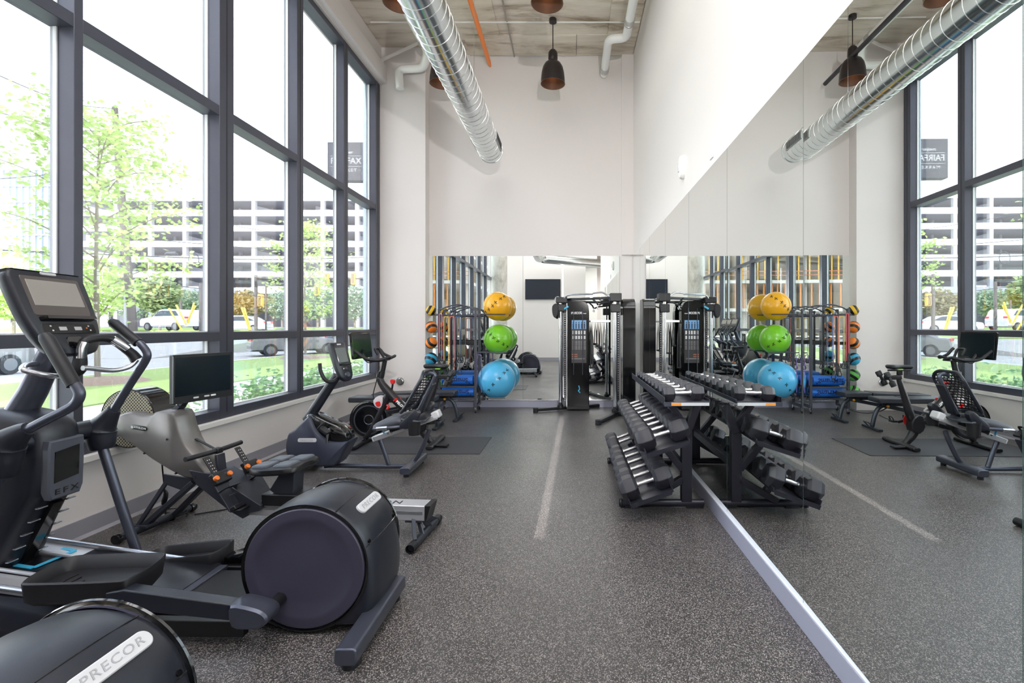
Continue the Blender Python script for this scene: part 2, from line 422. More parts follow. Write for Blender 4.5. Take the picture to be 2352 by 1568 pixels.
pipe('sprinkler_pipe', 'orange plastic pipe running along under the concrete ceiling', [(-1.4, -3.3, 5.96), (-1.4, 8.3, 5.96), (-1.4, 8.44, 5.96)], [.036, .036, .02], mat('orange_pipe', (252, 138, 58), .4), [((-1.4, 6.4, 5.96), (0, 1, 0))])
pipe('sprinkler_pipe', 'black iron pipe behind the duct, seen in the mirror', [(-1.95, -3.3, 5.5), (-1.95, 8.24, 5.5)], .034, mat('black_iron', (52, 50, 56), .5))
pipe('conduit', 'thin grey conduit fixed lengthwise to the concrete ceiling', [(-.98, -3.3, 6.135), (-.98, 8.46, 6.135)], .012, mat('grey_conduit', (165, 160, 152), .4, .4))
pipe('conduit', 'thin white conduit crossing the ceiling behind the pendant canopy', [(-3.1, 7.5, 6.13), (1.08, 7.5, 6.13)], .012, M_white)
# spiral duct
duct = thing('spiral_duct', 'round galvanised spiral duct with an open grille end under the ceiling', 'duct', (-1.245, 7.5, 4.13))
DX, DZ, DR = -1.235, 4.13, .182
dp = elbow([(DX, 7.5, DZ), (DX, -2.3, DZ), (1.6, -2.9, 3.98)], .35, 8)
put('duct_run', MB().tube(dp, DR, 40, cap=False), M_galv, duct)
sm = MB(); pts = []
P0 = 7.5; pitch = .125; n = 24
for i in range(int((P0+2.0)/pitch*n)):
    a = 2*PI*i/n; pts.append((DX+(DR+.001)*math.cos(a), P0-.02-i*pitch/n, DZ+(DR+.001)*math.sin(a)))
put('seam', MB().tube(pts, .0036, 5), mat('duct_seam', (228, 230, 228), .25, .8), duct)
put('end_cap', MB().lathe([(DR-.03, 0), (DR+.006, 0), (DR+.006, .03), (DR, .03)], (DX, 7.53, DZ), (0, -1, 0), 40).lathe([(0.001, .0), (DR-.03, 0)], (DX, 7.525, DZ), (0, -1, 0), 40), M_galv, duct)
for s in (-1, 1):
    g = MB()
    for a in (.55, .0): pass
    c = Vector((DX+s*(DR+.008)*math.cos(.35), 7.1, DZ-(DR+.008)*math.sin(.35)*.0+.02))
    g.box(c.x-.012, c.x+.012, 6.86, 7.36, DZ-.06, DZ+.06)
    gr = put('side_grille', g, mat('duct_grille', (160, 165, 165), .35, .7), duct, bevel=.004)
    sl = MB()
    for q in range(12): sl.box(c.x-.016, c.x+.016, 6.9+q*.037, 6.906+q*.037, DZ-.05, DZ+.05)
    put('louvre', sl, mat('black_iron', (52, 50, 56), .5), gr, smooth=0)
for y in (6.2, 3.2, .3): put('hanger_wire', MB().cyl((DX, y, DZ+DR), (DX, y, ZC), .003, 6), M_galv, duct)
M_pend = mat('pendant_black', (58, 52, 52), .3, .5); M_cop = mat('copper_lining', (150, 118, 100), .42, .6)
def pendant(label, x, y):
    t = thing('pendant_lamp', label, 'lamp', (x, y, ZC), 'black pendant lamps')
    z0 = 5.16
    put('canopy', MB().lathe([(.0, .0), (.058, 0), (.058, -.05), (.0, -.055)], (x, y, ZC-.012), (0, 0, 1), 20), M_pend, t)
    put('rod', MB().cyl((x, y, ZC-.05), (x, y, z0+.54), .0075, 8), M_pend, t)
    put('socket', MB().lathe([(0, .535), (.03, .53), (.06, .50), (.072, .47), (.073, .38), (.066, .36), (.066, .33), (0, .32)], (x, y, z0), (0, 0, 1), 24), M_pend, t)
    pr = [(.05, .345), (.085, .335), (.125, .305), (.155, .25), (.174, .17), (.185, .07), (.187, .0)]
    put('shade', MB().lathe(pr, (x, y, z0), (0, 0, 1), 40), M_pend, t)
    put('lining', MB().lathe([(r-.004, h) for r, h in pr], (x, y, z0), (0, 0, 1), 40).lathe([(.187, 0), (.19, -.004), (.183, -.002)], (x, y, z0), (0, 0, 1), 40), M_cop, t)
    put('bulb', MB().ball((x, y, z0+.2), .04, 14, (1, 1, 1.3)), mat('bulb_glass', (255, 225, 190), .3, emit=(255, 190, 130, .8)), t)
    return t
pendant('black pendant lamp with copper lining hanging whole beside the duct end, right of it', -.27, 7.47)
pendant('black pendant lamp half hidden behind the far part of the duct', -1.985, 7.47)
pendant('black pendant lamp cut by the picture top, right of the orange pipe', -.27, 5.61)
pendant('black pendant lamp cut by the picture top, left of the duct', -1.985, 5.61)
# wall devices
t = thing('alarm_strobe', 'white oval alarm device high on the right wall above the mirrors', 'alarm', (XR+.012, 4.69, 2.95))
put('housing', MB().puff([(4.69+.075*math.cos(2*PI*i/24), 2.95+.115*math.sin(2*PI*i/24)) for i in range(24)], [(XR+.012, 0), (XR-.01, 0), (XR-.03, .012), (XR-.036, .03)], 'yz'), M_white, t)
put('lens', MB().puff(rrect(4.66, 4.72, 2.9, 3.0, .015), [(XR-.03, 0), (XR-.044, .004)], 'yz'), mat('strobe_lens', (225, 225, 230), .15), t)
t = thing('wall_plate', 'small white wall plate with two slots above the mirror top', 'switch', (XR+.012, 3.76, 2.77))
put('plate', MB().box(XR+.004, XR+.012, 3.72, 3.80, 2.71, 2.83), mat('plate_white', (230, 226, 224), .4), t, bevel=.003)
put('slot', MB().box(XR+.001, XR+.005, 3.735, 3.745, 2.73, 2.81).box(XR+.001, XR+.005, 3.775, 3.785, 2.73, 2.81), M_white, t)
t = thing('wall_outlet', 'round chrome cap on the white pilaster behind the bike', 'fixture', (-2.9, 8.24, .475))
put('flange', MB().lathe([(.07, 0), (.07, .02), (.058, .035), (.05, .04), (.05, .05)], (-2.9, 8.24, .475), (0, -1, 0), 28), mat('chrome', (222, 224, 228), .12, 1), t)
put('cap', MB().lathe([(.05, .0), (.05, .055), (.042, .065), (0, .068)], (-2.9, 8.24, .475), (0, -1, 0), 28), mat('dull_chrome', (170, 165, 160), .3, 1), t)
# television, column
t = thing('television', 'large flat black television on the back wall, seen in the far mirror', 'television', (-1.145, -3.24, 2.98))
put('casing', MB().box(-1.88, -.41, -3.29, -3.23, 2.56, 3.40), mat('tv_black', (26, 28, 34), .35), t, bevel=.006)
put('screen', MB().box(-1.865, -.425, -3.231, -3.227, 2.585, 3.385), mat('tv_screen', (38, 44, 56), .12), t, smooth=0)
struct('trim_9', MB().lathe([(.31, 0), (.31, ZC)], (-2.85, -2.5, 0), (0, 0, 1), 40), M_column)
# ---------------------------------------------------------------- outdoors
M_grass = mat('grass', (150, 168, 100), .8, c2=(126, 150, 80), nscale=3)
M_walk = mat('sidewalk', (205, 203, 198), .8, noise=.08, nscale=4)
M_road = mat('asphalt', (176, 174, 172), .8, noise=.12, nscale=2)
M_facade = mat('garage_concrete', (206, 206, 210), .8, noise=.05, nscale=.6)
GZ = -.15
struct('ground', MB().box(-60, -3.5, -70, 120, -.5, GZ-.03), M_road, smooth=0)
struct('sidewalk_inner', MB().box(-5.0, -3.5, -30, 60, -.4, GZ-.01), mat('planting_bed', (196, 190, 180), .9, noise=.2, nscale=8), smooth=0)
struct('sidewalk', MB().box(-9.4, -5.0, -30, 60, -.4, GZ+.0), M_walk, smooth=0)
struct('verge', MB().box(-15.2, -9.4, -30, 60, -.4, GZ+.03), M_grass, smooth=0)
struct('curb', MB().box(-15.5, -15.2, -30, 60, -.4, GZ+.03), M_walk, bevel=.02)
# the land rises beyond the street
T = [(-200, 33), (0, 33)]
struct('far_bank', MB().prism([(24, GZ-.5), (24, GZ-.02), (36, .75), (42, .95), (120, 1.6), (120, -.5)], -130, -21, 'yz'), M_road, smooth=0)
struct('far_kerb', MB().prism([(34, .2), (34, .66), (35.6, .80), (36.4, .80), (36.4, .2)], -110, -21, 'yz'), M_grass, smooth=0)
struct('far_verge', MB().prism([(45, .2), (45, 1.12), (46, 1.2), (56, 1.35), (56, .2)], -110, -21, 'yz'), M_grass, smooth=0)

# parking garage, frontal, 95 m away
gy = 95.0; s = gy/F
garage = thing('parking_garage', 'long white concrete parking garage with open decks across the street', 'building', (-70, gy, 0))
xL, xR = (150-U0)*s, (960-U0)*s
vt = [447, 482, 517, 553, 588, 623, 660, 700]
for i, v in enumerate(vt):
    hh = 13 if i else 14
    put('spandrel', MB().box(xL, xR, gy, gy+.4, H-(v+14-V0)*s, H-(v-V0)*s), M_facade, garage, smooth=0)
    put('deck', MB().box(xL, xR, gy+.4, gy+11, H-(v+13-V0)*s, H-(v+9-V0)*s), mat('deck_hazed', (176, 176, 184), .9), garage, smooth=0)  # deck grey lightened to stand in for outdoor haze
u = 344-79.3*2
while u < 960:
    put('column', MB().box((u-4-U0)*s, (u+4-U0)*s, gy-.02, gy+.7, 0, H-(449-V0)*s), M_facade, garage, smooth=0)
    put('inner_column', MB().box((u-3-U0)*s, (u+3-U0)*s, gy+6, gy+6.6, 0, H-(460-V0)*s), mat('deck_hazed', (176, 176, 184), .9), garage, smooth=0)
    u += 79.3
for i in range(len(vt)-1):
    for u in (390, 560, 700, 800):
        put('ramp', MB().prism([((u-U0)*s, H-(vt[i+1]-V0)*s), ((u+70-U0)*s, H-(vt[i+1]-V0)*s), ((u+70-U0)*s, H-(vt[i+1]-4-V0)*s), ((u-U0)*s, H-(vt[i]+14-V0)*s)], gy+4, gy+4.4), mat('ramp_side', (205, 205, 210), .9), garage, smooth=0)
put('back_wall', MB().box(xL, xR, gy+11, gy+11.3, 0, H-(450-V0)*s), mat('deck_back_hazed', (196, 199, 208), .9), garage, smooth=0)  # back wall colour paled too, haze put into the paint
# glass office block
oy = 62.0; s = oy/F
office = thing('office_block', 'pale blue glass office block at the left edge behind the street tree', 'building', (-75, oy, 0))
put('core', MB().box((-260-U0)*s, (122-U0)*s, oy+.2, oy+2, 0, H-(392-V0)*s), mat('office_glass', (204, 214, 226), .12, .2), office, smooth=0)  # core colour lightened to stand in for haze
for u in range(-250, 122, 15):
    put('fin', MB().box((u-U0)*s, (u+1.6-U0)*s, oy-.05, oy+.25, 0, H-(388-V0)*s), mat('office_fin', (172, 180, 192), .4), office, smooth=0)
for v in (388, 425, 462, 500, 538, 576, 614):
    put('spandrel_band', MB().box((-255-U0)*s, (122-U0)*s, oy, oy+.22, H-(v+3-V0)*s, H-(v-V0)*s), mat('office_band', (185, 194, 206), .4), office, smooth=0)
# construction site behind, seen only in the mirrors
con = thing('building_under_construction', 'concrete building under construction with orange shoring posts, seen in the mirrors', 'building', (-36, -45, 0))
M_cs = mat('raw_slab', (205, 198, 186), .9); M_or = mat('orange_shoring', (226, 136, 40), .6); M_ply = mat('yellow_formwork', (230, 184, 80), .7)
for i in range(8):
    z = .2+3.6*i
    put('slab', MB().box(-66, -13, -62, -45, z+3.2, z+3.6), M_cs, con, smooth=0)
    put('back_panel', MB().box(-66, -13, -62, -61.7, z-.2, z+3.2), mat('site_panel', (206, 190, 160), .9), con, smooth=0)  # plain tan panel closing the back of each floor
    if i > 0:
        po = MB(); rd = random.Random(i)
        for q in range(58):
            x = -65.5+q*.9+rd.uniform(-.2, .2); po.box(x, x+.14, -45.6, -45.45, z, z+3.2)
        o = put('shoring_posts', po, M_or if i % 2 else M_ply, con, smooth=0); o['kind'] = 'stuff'
        rl = MB()
        for h in (.6, 1.1): rl.box(-66, -13, -45.05, -44.98, z+h-.02+3.6, z+h+.05+3.6)
        put('guard_rail', rl, mat('red_mesh', (214, 110, 80), .7), con, smooth=0)
for q in range(9): put('column', MB().box(-65+q*6.4, -64.3+q*6.4, -47, -46.3, 0, 29), M_cs, con, smooth=0)

# blade sign on the facade
M_sign = mat('sign_face', (46, 48, 58), .5); M_sw = mat('sign_letter', (156, 158, 164), .5)
sy = 8.95; sx0, sx1 = (752-U0)*sy/F, (838-U0)*sy/F; sz0, sz1 = H-(415-V0)*sy/F, H-(326-V0)*sy/F
sign = thing('blade_sign', 'square dark grey market sign projecting from the outside wall', 'sign', ((sx0+sx1)/2, sy, sz0))
put('cabinet', MB().box(sx0, sx1+.02, sy, sy+.16, sz0, sz1), M_sign, sign, bevel=.006)
put('arm', MB().box(sx1, -3.5, sy+.05, sy+.11, sz0+.1, sz0+.18).box(sx1, -3.5, sy+.05, sy+.11, sz1-.18, sz1-.1), M_frame, sign)
cxs = (sx0+sx1)/2
hh = sz1-sz0
for v, c_, h_, b_, sp_ in ((350, 'meijer', .055, .001, 1), (370, 'FAIRFAX', .115, .001, 1.0), (391, '· MARKET ·', .06, .0004, 1.35)):
    o = text('lettering', c_, M_sw, sign, (cxs, sy-.003, H-(v-V0)*sy/F), h_, (1, 0, 0), (0, 0, 1), bold=b_, spacing=sp_)
    wd = max(p.co.x for p in o.data.vertices)-min(p.co.x for p in o.data.vertices)
    tg = {'meijer': .25, 'FAIRFAX': .56, '· MARKET ·': .54}[c_]
    mxx = cxs-wpos(sign).x
    for p in o.data.vertices: p.co.x = mxx+(p.co.x-mxx)*tg/wd
put('rule', MB().box(sx0+.06, sx1-.06, sy-.003, sy, H-(358-V0)*sy/F-.004, H-(358-V0)*sy/F+.002).box(sx0+.06, sx1-.06, sy-.003, sy, H-(382-V0)*sy/F-.004, H-(382-V0)*sy/F+.002), M_sw, sign, smooth=0)
for o in sign.children:
    if o.name.startswith('lettering'): pass

# vegetation
M_leaf = m_leaf('spring_leaves', (164, 194, 104), (206, 222, 150)); M_leaf2 = m_leaf('dark_leaves', (122, 144, 120), (156, 174, 148))
M_leaf3 = m_leaf('shrub_leaves', (88, 124, 78), (150, 182, 130)); M_bark = mat('bark', (150, 138, 128), .9, noise=.2, nscale=20)
def leaf(mb, p, sz, rd):
    d = Vector((rd.gauss(0, 1), rd.gauss(0, 1), rd.gauss(0, .5))).normalized(); n = d.orthogonal().normalized()
    n.rotate(Matrix.Rotation(rd.uniform(0, 6.3), 3, d)); w_ = d.cross(n)*sz*.32
    f = n*sz*.08
    v = [mb.bm.verts.new(q) for q in (p, p+d*sz*.45+w_+f, p+d*sz, p+d*sz*.45-w_+f)]
    mb.bm.faces.new((v[0], v[1], v[2])); mb.bm.faces.new((v[0], v[2], v[3]))
def tree(name, label, base, h, spread, seed, nb=22, nl=80, lsz=.13, m=None, trunk=.06, clear=.3, cat='tree', group=None, droop=.25, leafy=.12):
    rd = random.Random(seed); t = thing(name, label, cat, base, group); b = Vector(base)
    tp = [b, b+Vector((rd.uniform(-.1, .1), rd.uniform(-.1, .1), h*.35)), b+Vector((rd.uniform(-.15, .15), rd.uniform(-.1, .1), h*.7)), b+Vector((rd.uniform(-.2, .2), 0, h*.95))]
    TP, TR = smoothline(tp, [trunk, trunk*.8, trunk*.5, trunk*.15], 5)
    put('trunk', MB().tube(TP, TR, 8), M_bark, t)
    br = MB(); fo = MB()
    for i in range(nb):
        f = clear+(1-clear)*((i+.5)/nb); k = f*(len(TP)-1); p = TP[int(k)].lerp(TP[min(int(k)+1, len(TP)-1)], k-int(k))
        a = i*2.4+rd.uniform(-.3, .3); L = spread*(1.1-.75*abs(f-.5)*1.3-.25*f)*rd.uniform(.7, 1.15)
        e = p+Vector((math.cos(a)*L, math.sin(a)*L, L*rd.uniform(.3, .75))); mid = p.lerp(e, .5)+Vector((0, 0, L*.12))
        P, R = smoothline([p, mid, e], [trunk*.35, trunk*.2, .006], 5); br.tube(P, R, 5)
        for j in range(nl):
            q = P[min(len(P)-1, int((.25+.75*rd.random()**.8)*len(P)))]
            leaf(fo, q+Vector((rd.gauss(0, 1), rd.gauss(0, 1), rd.gauss(-droop*.3, .8)))*leafy*spread, lsz*rd.uniform(.7, 1.2), rd)
    put('branches', br, M_bark, t)
    o = put('foliage', fo, m or M_leaf, t, smooth=0); o['kind'] = 'stuff'
    return t
tree('street_tree', 'slender street tree in fresh leaf beside the utility pole, left pane', (-13.0, 13.3, GZ), 7.3, 2.5, 3, 26, 150, .16, trunk=.07, clear=.22)
tree('street_tree', 'slender street tree in front of the garage, seen near the far mullions', (-13.1, 23.9, GZ), 6.6, 1.9, 8, 22, 90, .18, trunk=.06, clear=.25)
tree('street_tree', 'street tree at the left picture edge beside the first mullion', (-15.0, 8.0, GZ), 7.0, 1.7, 5, 22, 120, .16, trunk=.07, clear=.3)
for (x, y, l) in ((-13.0, 13.3, 'round bark mulch ring under the left street tree'), (-13.1, 23.9, 'round bark mulch ring under the far street tree')):
    tag(put('mulch_ring', MB().lathe([(1.15, 0), (.9, .1), (.3, .16), (0, .17)], (x, y, GZ+.02), (0, 0, 1), 20), mat('mulch', (150, 128, 116), .95, bump=.8, bscale=20)), l, 'mulch')
def bush(label, u, v0, v1, y, wpx, seed, m=M_leaf2, n=1500, sz=.35, group=None):
    rd = random.Random(seed); cx, zc0 = XZ(u, v1, y); _, z1 = XZ(u, v0, y); wv = wpx*y/F/2; hv = (z1-zc0)
    t = thing('tree', label, 'tree', (cx, y, zc0), group)
    put('trunk', MB().cyl((cx, y, zc0-1.2), (cx, y, zc0+hv*.4), .08+hv*.012, 7), M_bark, t)
    fo = MB()
    for i in range(n):
        d = Vector((rd.gauss(0, 1), rd.gauss(0, 1), rd.gauss(0, 1))).normalized()*(rd.random()**.33)
        leaf(fo, Vector((cx+d.x*wv, y+d.y*wv, zc0+hv*.55+d.z*hv*.5)), sz*rd.uniform(.6, 1.3), rd)
    o = put('foliage', fo, m, t, smooth=0); o['kind'] = 'stuff'
bl = m_leaf('olive_leaves', (120, 140, 92), (166, 182, 130))
bush('round olive tree behind the white car', 367, 640, 728, 44, 78, 1, bl, 1900, .42)
bush('dark tree at the garage foot right of the round olive tree', 445, 668, 730, 52, 80, 2)
bush('brownish round tree behind the yellow pole guards', 566, 668, 735, 46, 75, 3, m_leaf('brown_leaves', (128, 122, 88), (160, 152, 116)))
bush('dark tree at the garage foot beside the traffic pole', 648, 672, 738, 59, 80, 4)
bush('dark tree at the garage foot behind the far street tree', 730, 664, 738, 54, 90, 5)
bush('dark tree at the garage foot nearest the sign', 815, 660, 738, 52, 90, 6)
bush('wide low tree at the left picture edge behind the console', 30, 620, 745, 36, 160, 7, M_leaf, 1800, .4)
bush('leafy tree between the first mullion and the utility pole', 225, 600, 735, 47, 110, 8, M_leaf, 1600, .4)
bush('dark tree behind the utility pole foot', 304, 650, 738, 58, 70, 9)
def shrub(label, u, v, y, r, h, seed):
    rd = random.Random(seed); x = (u-U0)*y/F; t = thing('shrub', label, 'shrub', (x, y, GZ), 'leafy shrubs under the windows')
    st = MB(); fo = MB()
    for i in range(11):
        a = rd.uniform(0, 6.3); q = rd.random()**.5*r; e = Vector((x+math.cos(a)*q, y+math.sin(a)*q, GZ+h*rd.uniform(.6, 1)))
        st.tube([(x+math.cos(a)*q*.2, y+math.sin(a)*q*.2, GZ), e], [.01, .004], 5)
        for j in range(34): leaf(fo, e+Vector((rd.gauss(0, .09), rd.gauss(0, .09), rd.gauss(-.12, .13))), rd.uniform(.08, .13), rd)
    put('stem', st, M_bark, t); o = put('foliage', fo, M_leaf3, t, smooth=0); o['kind'] = 'stuff'
sl = ['first shrub in the bed, behind the flat monitor', 'second shrub in the bed, in the wide window bay', 'third shrub in the bed, right half of the wide bay', 'fourth shrub in the bed, behind the thin mullion', 'fifth shrub in the bed, left of the bike console', 'sixth shrub in the bed, by the far bike screen', 'last shrub of the bed, next to the far window end']
for i, (u, y) in enumerate(((455, 6.2), (570, 7.9), (628, 8.7), (690, 9.6), (738, 10.6), (790, 11.5), (835, 12.3))):
    shrub('green leafy shrub, '+sl[i], u, 0, y, .42, .62, 40+i)

# poles, wires, traffic lights
M_pole = mat('weathered_pole', (104, 98, 96), .9, noise=.2, nscale=9); M_wire = mat('wire', (70, 72, 80), .6)
pl = thing('utility_pole', 'leaning grey timber utility pole with crossarms and a transformer', 'pole', W(300, 750, 26))
put('shaft', MB().tube([W(306, 760, 26), W(275, 400, 26), W(264, 247, 26)], [.2, .17, .13], 10), M_pole, pl)
put('crossarm', MB().bar(W(242, 330, 26), W(298, 333, 25.6), .1, .1), M_pole, pl)
put('crossarm', MB().bar(W(248, 352, 26), W(296, 352, 25.6), .1, .1), M_pole, pl)
put('transformer', MB().cyl(W(287, 440, 25.8), W(287, 414, 25.8), .24, 14), mat('transformer', (176, 178, 182), .5), pl)
put('transformer', MB().cyl(W(243, 432, 25.8), W(243, 416, 25.8), .16, 12), mat('dark_box', (90, 92, 98), .5), pl)
ins = MB()
for u, v in ((250, 328), (292, 331), (254, 350), (290, 350), (270, 325)): ins.cyl(W(u, v, 25.8), W(u, v-5, 25.8), .05, 8)
put('insulator', ins, M_wire, pl)
wl = ['overhead wire crossing the top of the left pane', 'overhead wire just below the pole top', 'lower overhead wire over the left glass block', 'overhead wire sagging across the garage third deck', 'overhead wire sagging across the garage fifth deck', 'thick overhead cable with a splice case before the garage', 'overhead wire crossing low over the trees']
for i, (p, q, y0, y1, r) in enumerate((((-60, 148), (262, 250), 14, 26, .018), ((-60, 240), (264, 300), 16, 26, .018), ((-60, 415), (270, 352), 16, 26, .018), ((270, 470), (900, 560), 26, 40, .018), ((290, 545), (900, 575), 26, 44, .02), ((-60, 572), (900, 588), 18, 42, .03), ((290, 640), (900, 700), 26, 44, .018))):
    a = W(*p, y0); b_ = W(*q, y1); mid = (a+b_)/2-Vector((0, 0, .35)); P, R = smoothline([a, mid, b_], [r]*3, 8)
    tag(put('overhead_wire', MB().tube(P, r, 5), M_wire), wl[i], 'wire')
wr = [o for o in C.objects if o.name == 'overhead_wire.005'][0]
put('cable_loop', MB().tube([W(445+12*math.cos(a*PI/8), 596+14*math.sin(a*PI/8), 31) for a in range(16)], .025, 5, True), M_wire, wr)
put('splice_case', MB().tube([W(378, 584, 29.5), W(384, 581, 29.5), W(404, 582, 29.6), W(410, 585, 29.6)], [.03, .1, .1, .03], 8), M_wire, wr)
tp = thing('traffic_signal_mast', 'grey traffic signal mast with an arm of yellow signals', 'traffic light', W(588, 760, 38))
put('post', MB().cyl(W(588, 762, 38), W(588, 632, 38), .13, 10), M_pole, tp)
put('arm', MB().tube([W(588, 637, 38), W(700, 638, 38), W(845, 640, 38)], [.09, .07, .05], 8), M_pole, tp)
for (u, v) in ((752, 641), (813, 640), (730, 665), (600, 690)):
    sg = put('signal_head', MB().box(*sorted((W(u-5, v, 38).x, W(u+5, v, 38).x)), 37.8, 38.1, W(u, v+14, 38).z, W(u, v-14, 38).z), mat('signal_yellow', (226, 176, 84), .6), tp, bevel=.03)
    put('lens', MB().box(W(u-3, v, 38).x, W(u+3, v, 38).x, 37.77, 37.8, W(u, v+11, 38).z, W(u, v-11, 38).z), mat('signal_dark', (120, 104, 80), .5), sg)
tag(put('lamp_post', MB().cyl(W(611, 760, 40), W(611, 652, 40), .07, 8), M_pole), 'thin grey post beside the traffic mast', 'post')
tag(put('utility_post', MB().cyl(W(461, 762, 33), W(461, 650, 33), .1, 8), M_pole), 'thin timber post right of the round olive tree', 'post')
tag(put('utility_post', MB().cyl(W(416, 745, 40), W(416, 690, 40), .09, 8), M_pole), 'short timber post behind the white car roof', 'post')
rs = thing('road_sign', 'back of a diamond road sign on a steel post by the pole', 'sign', W(287, 755, 27))
put('post', MB().cyl(W(287, 758, 27), W(287, 675, 27), .05, 8), mat('galv_post', (190, 192, 196), .5), rs)
put('plate', MB().obox(W(307, 709, 27.1), (.5, .02, .5), Matrix.Rotation(.785, 3, 'Y')), mat('galv_post', (190, 192, 196), .5), rs)
put('flag_plate', MB().obox(W(303, 683, 27.1), (.3, .02, .35)), mat('sign_navy', (60, 70, 100), .5), rs)
gy_ = ['leaning left, left of the white car', 'left of the post, behind the white car', 'leaning right over the white car roof', 'rightmost of the crossing pair over the white car', 'left of the pair by the brownish tree', 'right of the pair by the brownish tree']
for i, (a, b_) in enumerate((((388, 708), (418, 758)), ((405, 700), (428, 745)), ((432, 742), (446, 695)), ((430, 738), (449, 702)), ((555, 706), (573, 758)), ((561, 706), (576, 758)))):
    tag(put('guy_wire_guard', MB().cyl(W(*a, 31+i*.1), W(*b_, 31+i*.1), .05, 7), mat('guard_yellow', (232, 206, 90), .6)), 'thin yellow guy wire guard, '+gy_[i], 'guard')
# cars
M_tyre = mat('tyre', (40, 40, 44), .8); M_rim = mat('rim', (110, 112, 118), .4, .6); M_cglass = mat('car_glass', (70, 78, 90), .08)
def car(label, c, yaw, L, h, paint, suv=False):
    t = thing('car', label, 'car', c)
    z = .0
    if suv: side = [(-.5, .3), (-.5, .5), (-.46, .57), (-.28, .63), (-.22, .66), (-.09, .93), (0, 1.0), (.3, 1.0), (.4, .96), (.47, .7), (.5, .6), (.5, .28), (.42, .2), (-.42, .2)]
    else: side = [(-.5, .28), (-.5, .5), (-.45, .6), (-.24, .66), (-.08, .95), (.05, 1.0), (.2, .97), (.37, .7), (.47, .66), (.5, .5), (.5, .25), (.42, .18), (-.42, .18)]
    pol = [(x*L, zz*h) for x, zz in side]
    put('body', MB().puff(curve2(pol, 3), [(-.9, .08), (-.82, .0), (.82, .0), (.9, .08)]), paint, t, off=Vector())
    gl = [(x*L, zz*h) for x, zz in ([(-.17, .68), (-.075, .9), (.02, .94), (.32, .93), (.39, .7)] if suv else [(-.21, .68), (-.08, .91), (.05, .95), (.19, .92), (.33, .7)])]
    put('side_window', MB().prism(gl, -.905, .905), M_cglass, t, off=Vector(), smooth=0)
    xr = .43*L if suv else .30*L
    for x in (-.31*L, .31*L):
        for y in (-.86, .86):
            wl_ = put('wheel', MB().lathe([(.2, -.1), (.33, -.1), (.34, 0), (.33, .1), (.2, .1)], (x, y, .34), (0, 1, 0), 20), M_tyre, t, off=Vector())
            put('rim', MB().lathe([(.0, -.104), (.21, -.1), (.21, .1), (0, .104)], (x, y, .34), (0, 1, 0), 14), M_rim, wl_, off=Vector())
    for y in (-.68, .68): put('tail_light', MB().box(.475*L, .502*L, y-.16, y+.16, .56*h, .66*h), mat('tail_red', (206, 60, 60), .3), t, off=Vector(), bevel=.02)
    t.rotation_euler = (0, 0, yaw)
    return t
M_cw = mat('white_paint', (184, 186, 192), .2, coat=.6); M_cg = mat('silver_paint', (112, 114, 120), .22, .3, coat=.6)
car('white SUV across the street in front of the round olive tree', W(397, 759, 40), math.radians(-14), 4.7, 1.72, M_cw, True)
car('small white car at the crossing behind the yellow guards', W(553, 764, 41), math.radians(10), 4.4, 1.45, M_cw)
car('grey sedan driving on the near lane, seen behind two mullions', Vector((-15.6, 27.6, GZ-.03)), math.radians(180+40), 4.6, 1.5, M_cg)
car('silver car at the far window end beside the bike screen', Vector((-14.9, 34.5, GZ-.03)), math.radians(200), 4.5, 1.45, M_cg)
car('dark car at the left picture edge behind the elliptical console', Vector((-19.5, 14.6, GZ-.03)), math.radians(92), 4.6, 1.5, mat('grey_paint', (120, 122, 128), .25, coat=.5))
# ---------------------------------------------------------------- elliptical trainers
def L3(u, v, y): return W(u, v, y)
def lift(l): return [W(*p) for p in l]
def xform(mb, n0, M):
    mb.bm.verts.ensure_lookup_table()
    for v in mb.bm.verts[n0:]: v.co = M @ v.co
    return mb
def frame_at(o, right, up):
    r = Vector(right).normalized(); u = Vector(up); u = (u-r*u.dot(r)).normalized(); n = r.cross(u)
    M = Matrix((r, u, n)).transposed().to_4x4(); M.translation = Vector(o); return M
M_el = mat('charcoal_plastic', (31, 34, 44), .38, bump=.1, bscale=500)
M_elm = mat('graphite_metal', (82, 85, 98), .3, .55)
M_disc = mat('plum_grey_plastic', (60, 58, 74), .42)
M_blk = mat('black_plastic', (24, 24, 27), .4)
M_gblk = mat('gloss_black', (14, 15, 17), .12, coat=.5)
M_rub = mat('black_rubber', (26, 26, 31), .5)
M_silver = mat('silver_metal', (196, 198, 204), .25, .85)
M_chrome = mat('chrome', (222, 224, 228), .12, 1)
M_lgrey = mat('light_grey_plastic', (204, 204, 207), .35)
M_shield = mat('shield_grey', (92, 95, 106), .35, .3)
M_deck = mat('deck_black', (26, 28, 34), .3)
M_cyan = mat('cyan_stripe', (70, 184, 226), .45)
M_alu = mat('brushed_aluminium', (198, 198, 202), .36, .55)
M_screen = mat('pale_screen', (150, 146, 140), .16)
M_dscr = mat('dark_screen', (24, 34, 40), .12, spec=.3)
M_ink = mat('grey_ink', (188, 188, 190), .5)
M_wht = mat('white_ink', (240, 240, 240), .5)
M_or2 = mat('orange_button', (240, 126, 48), .4)

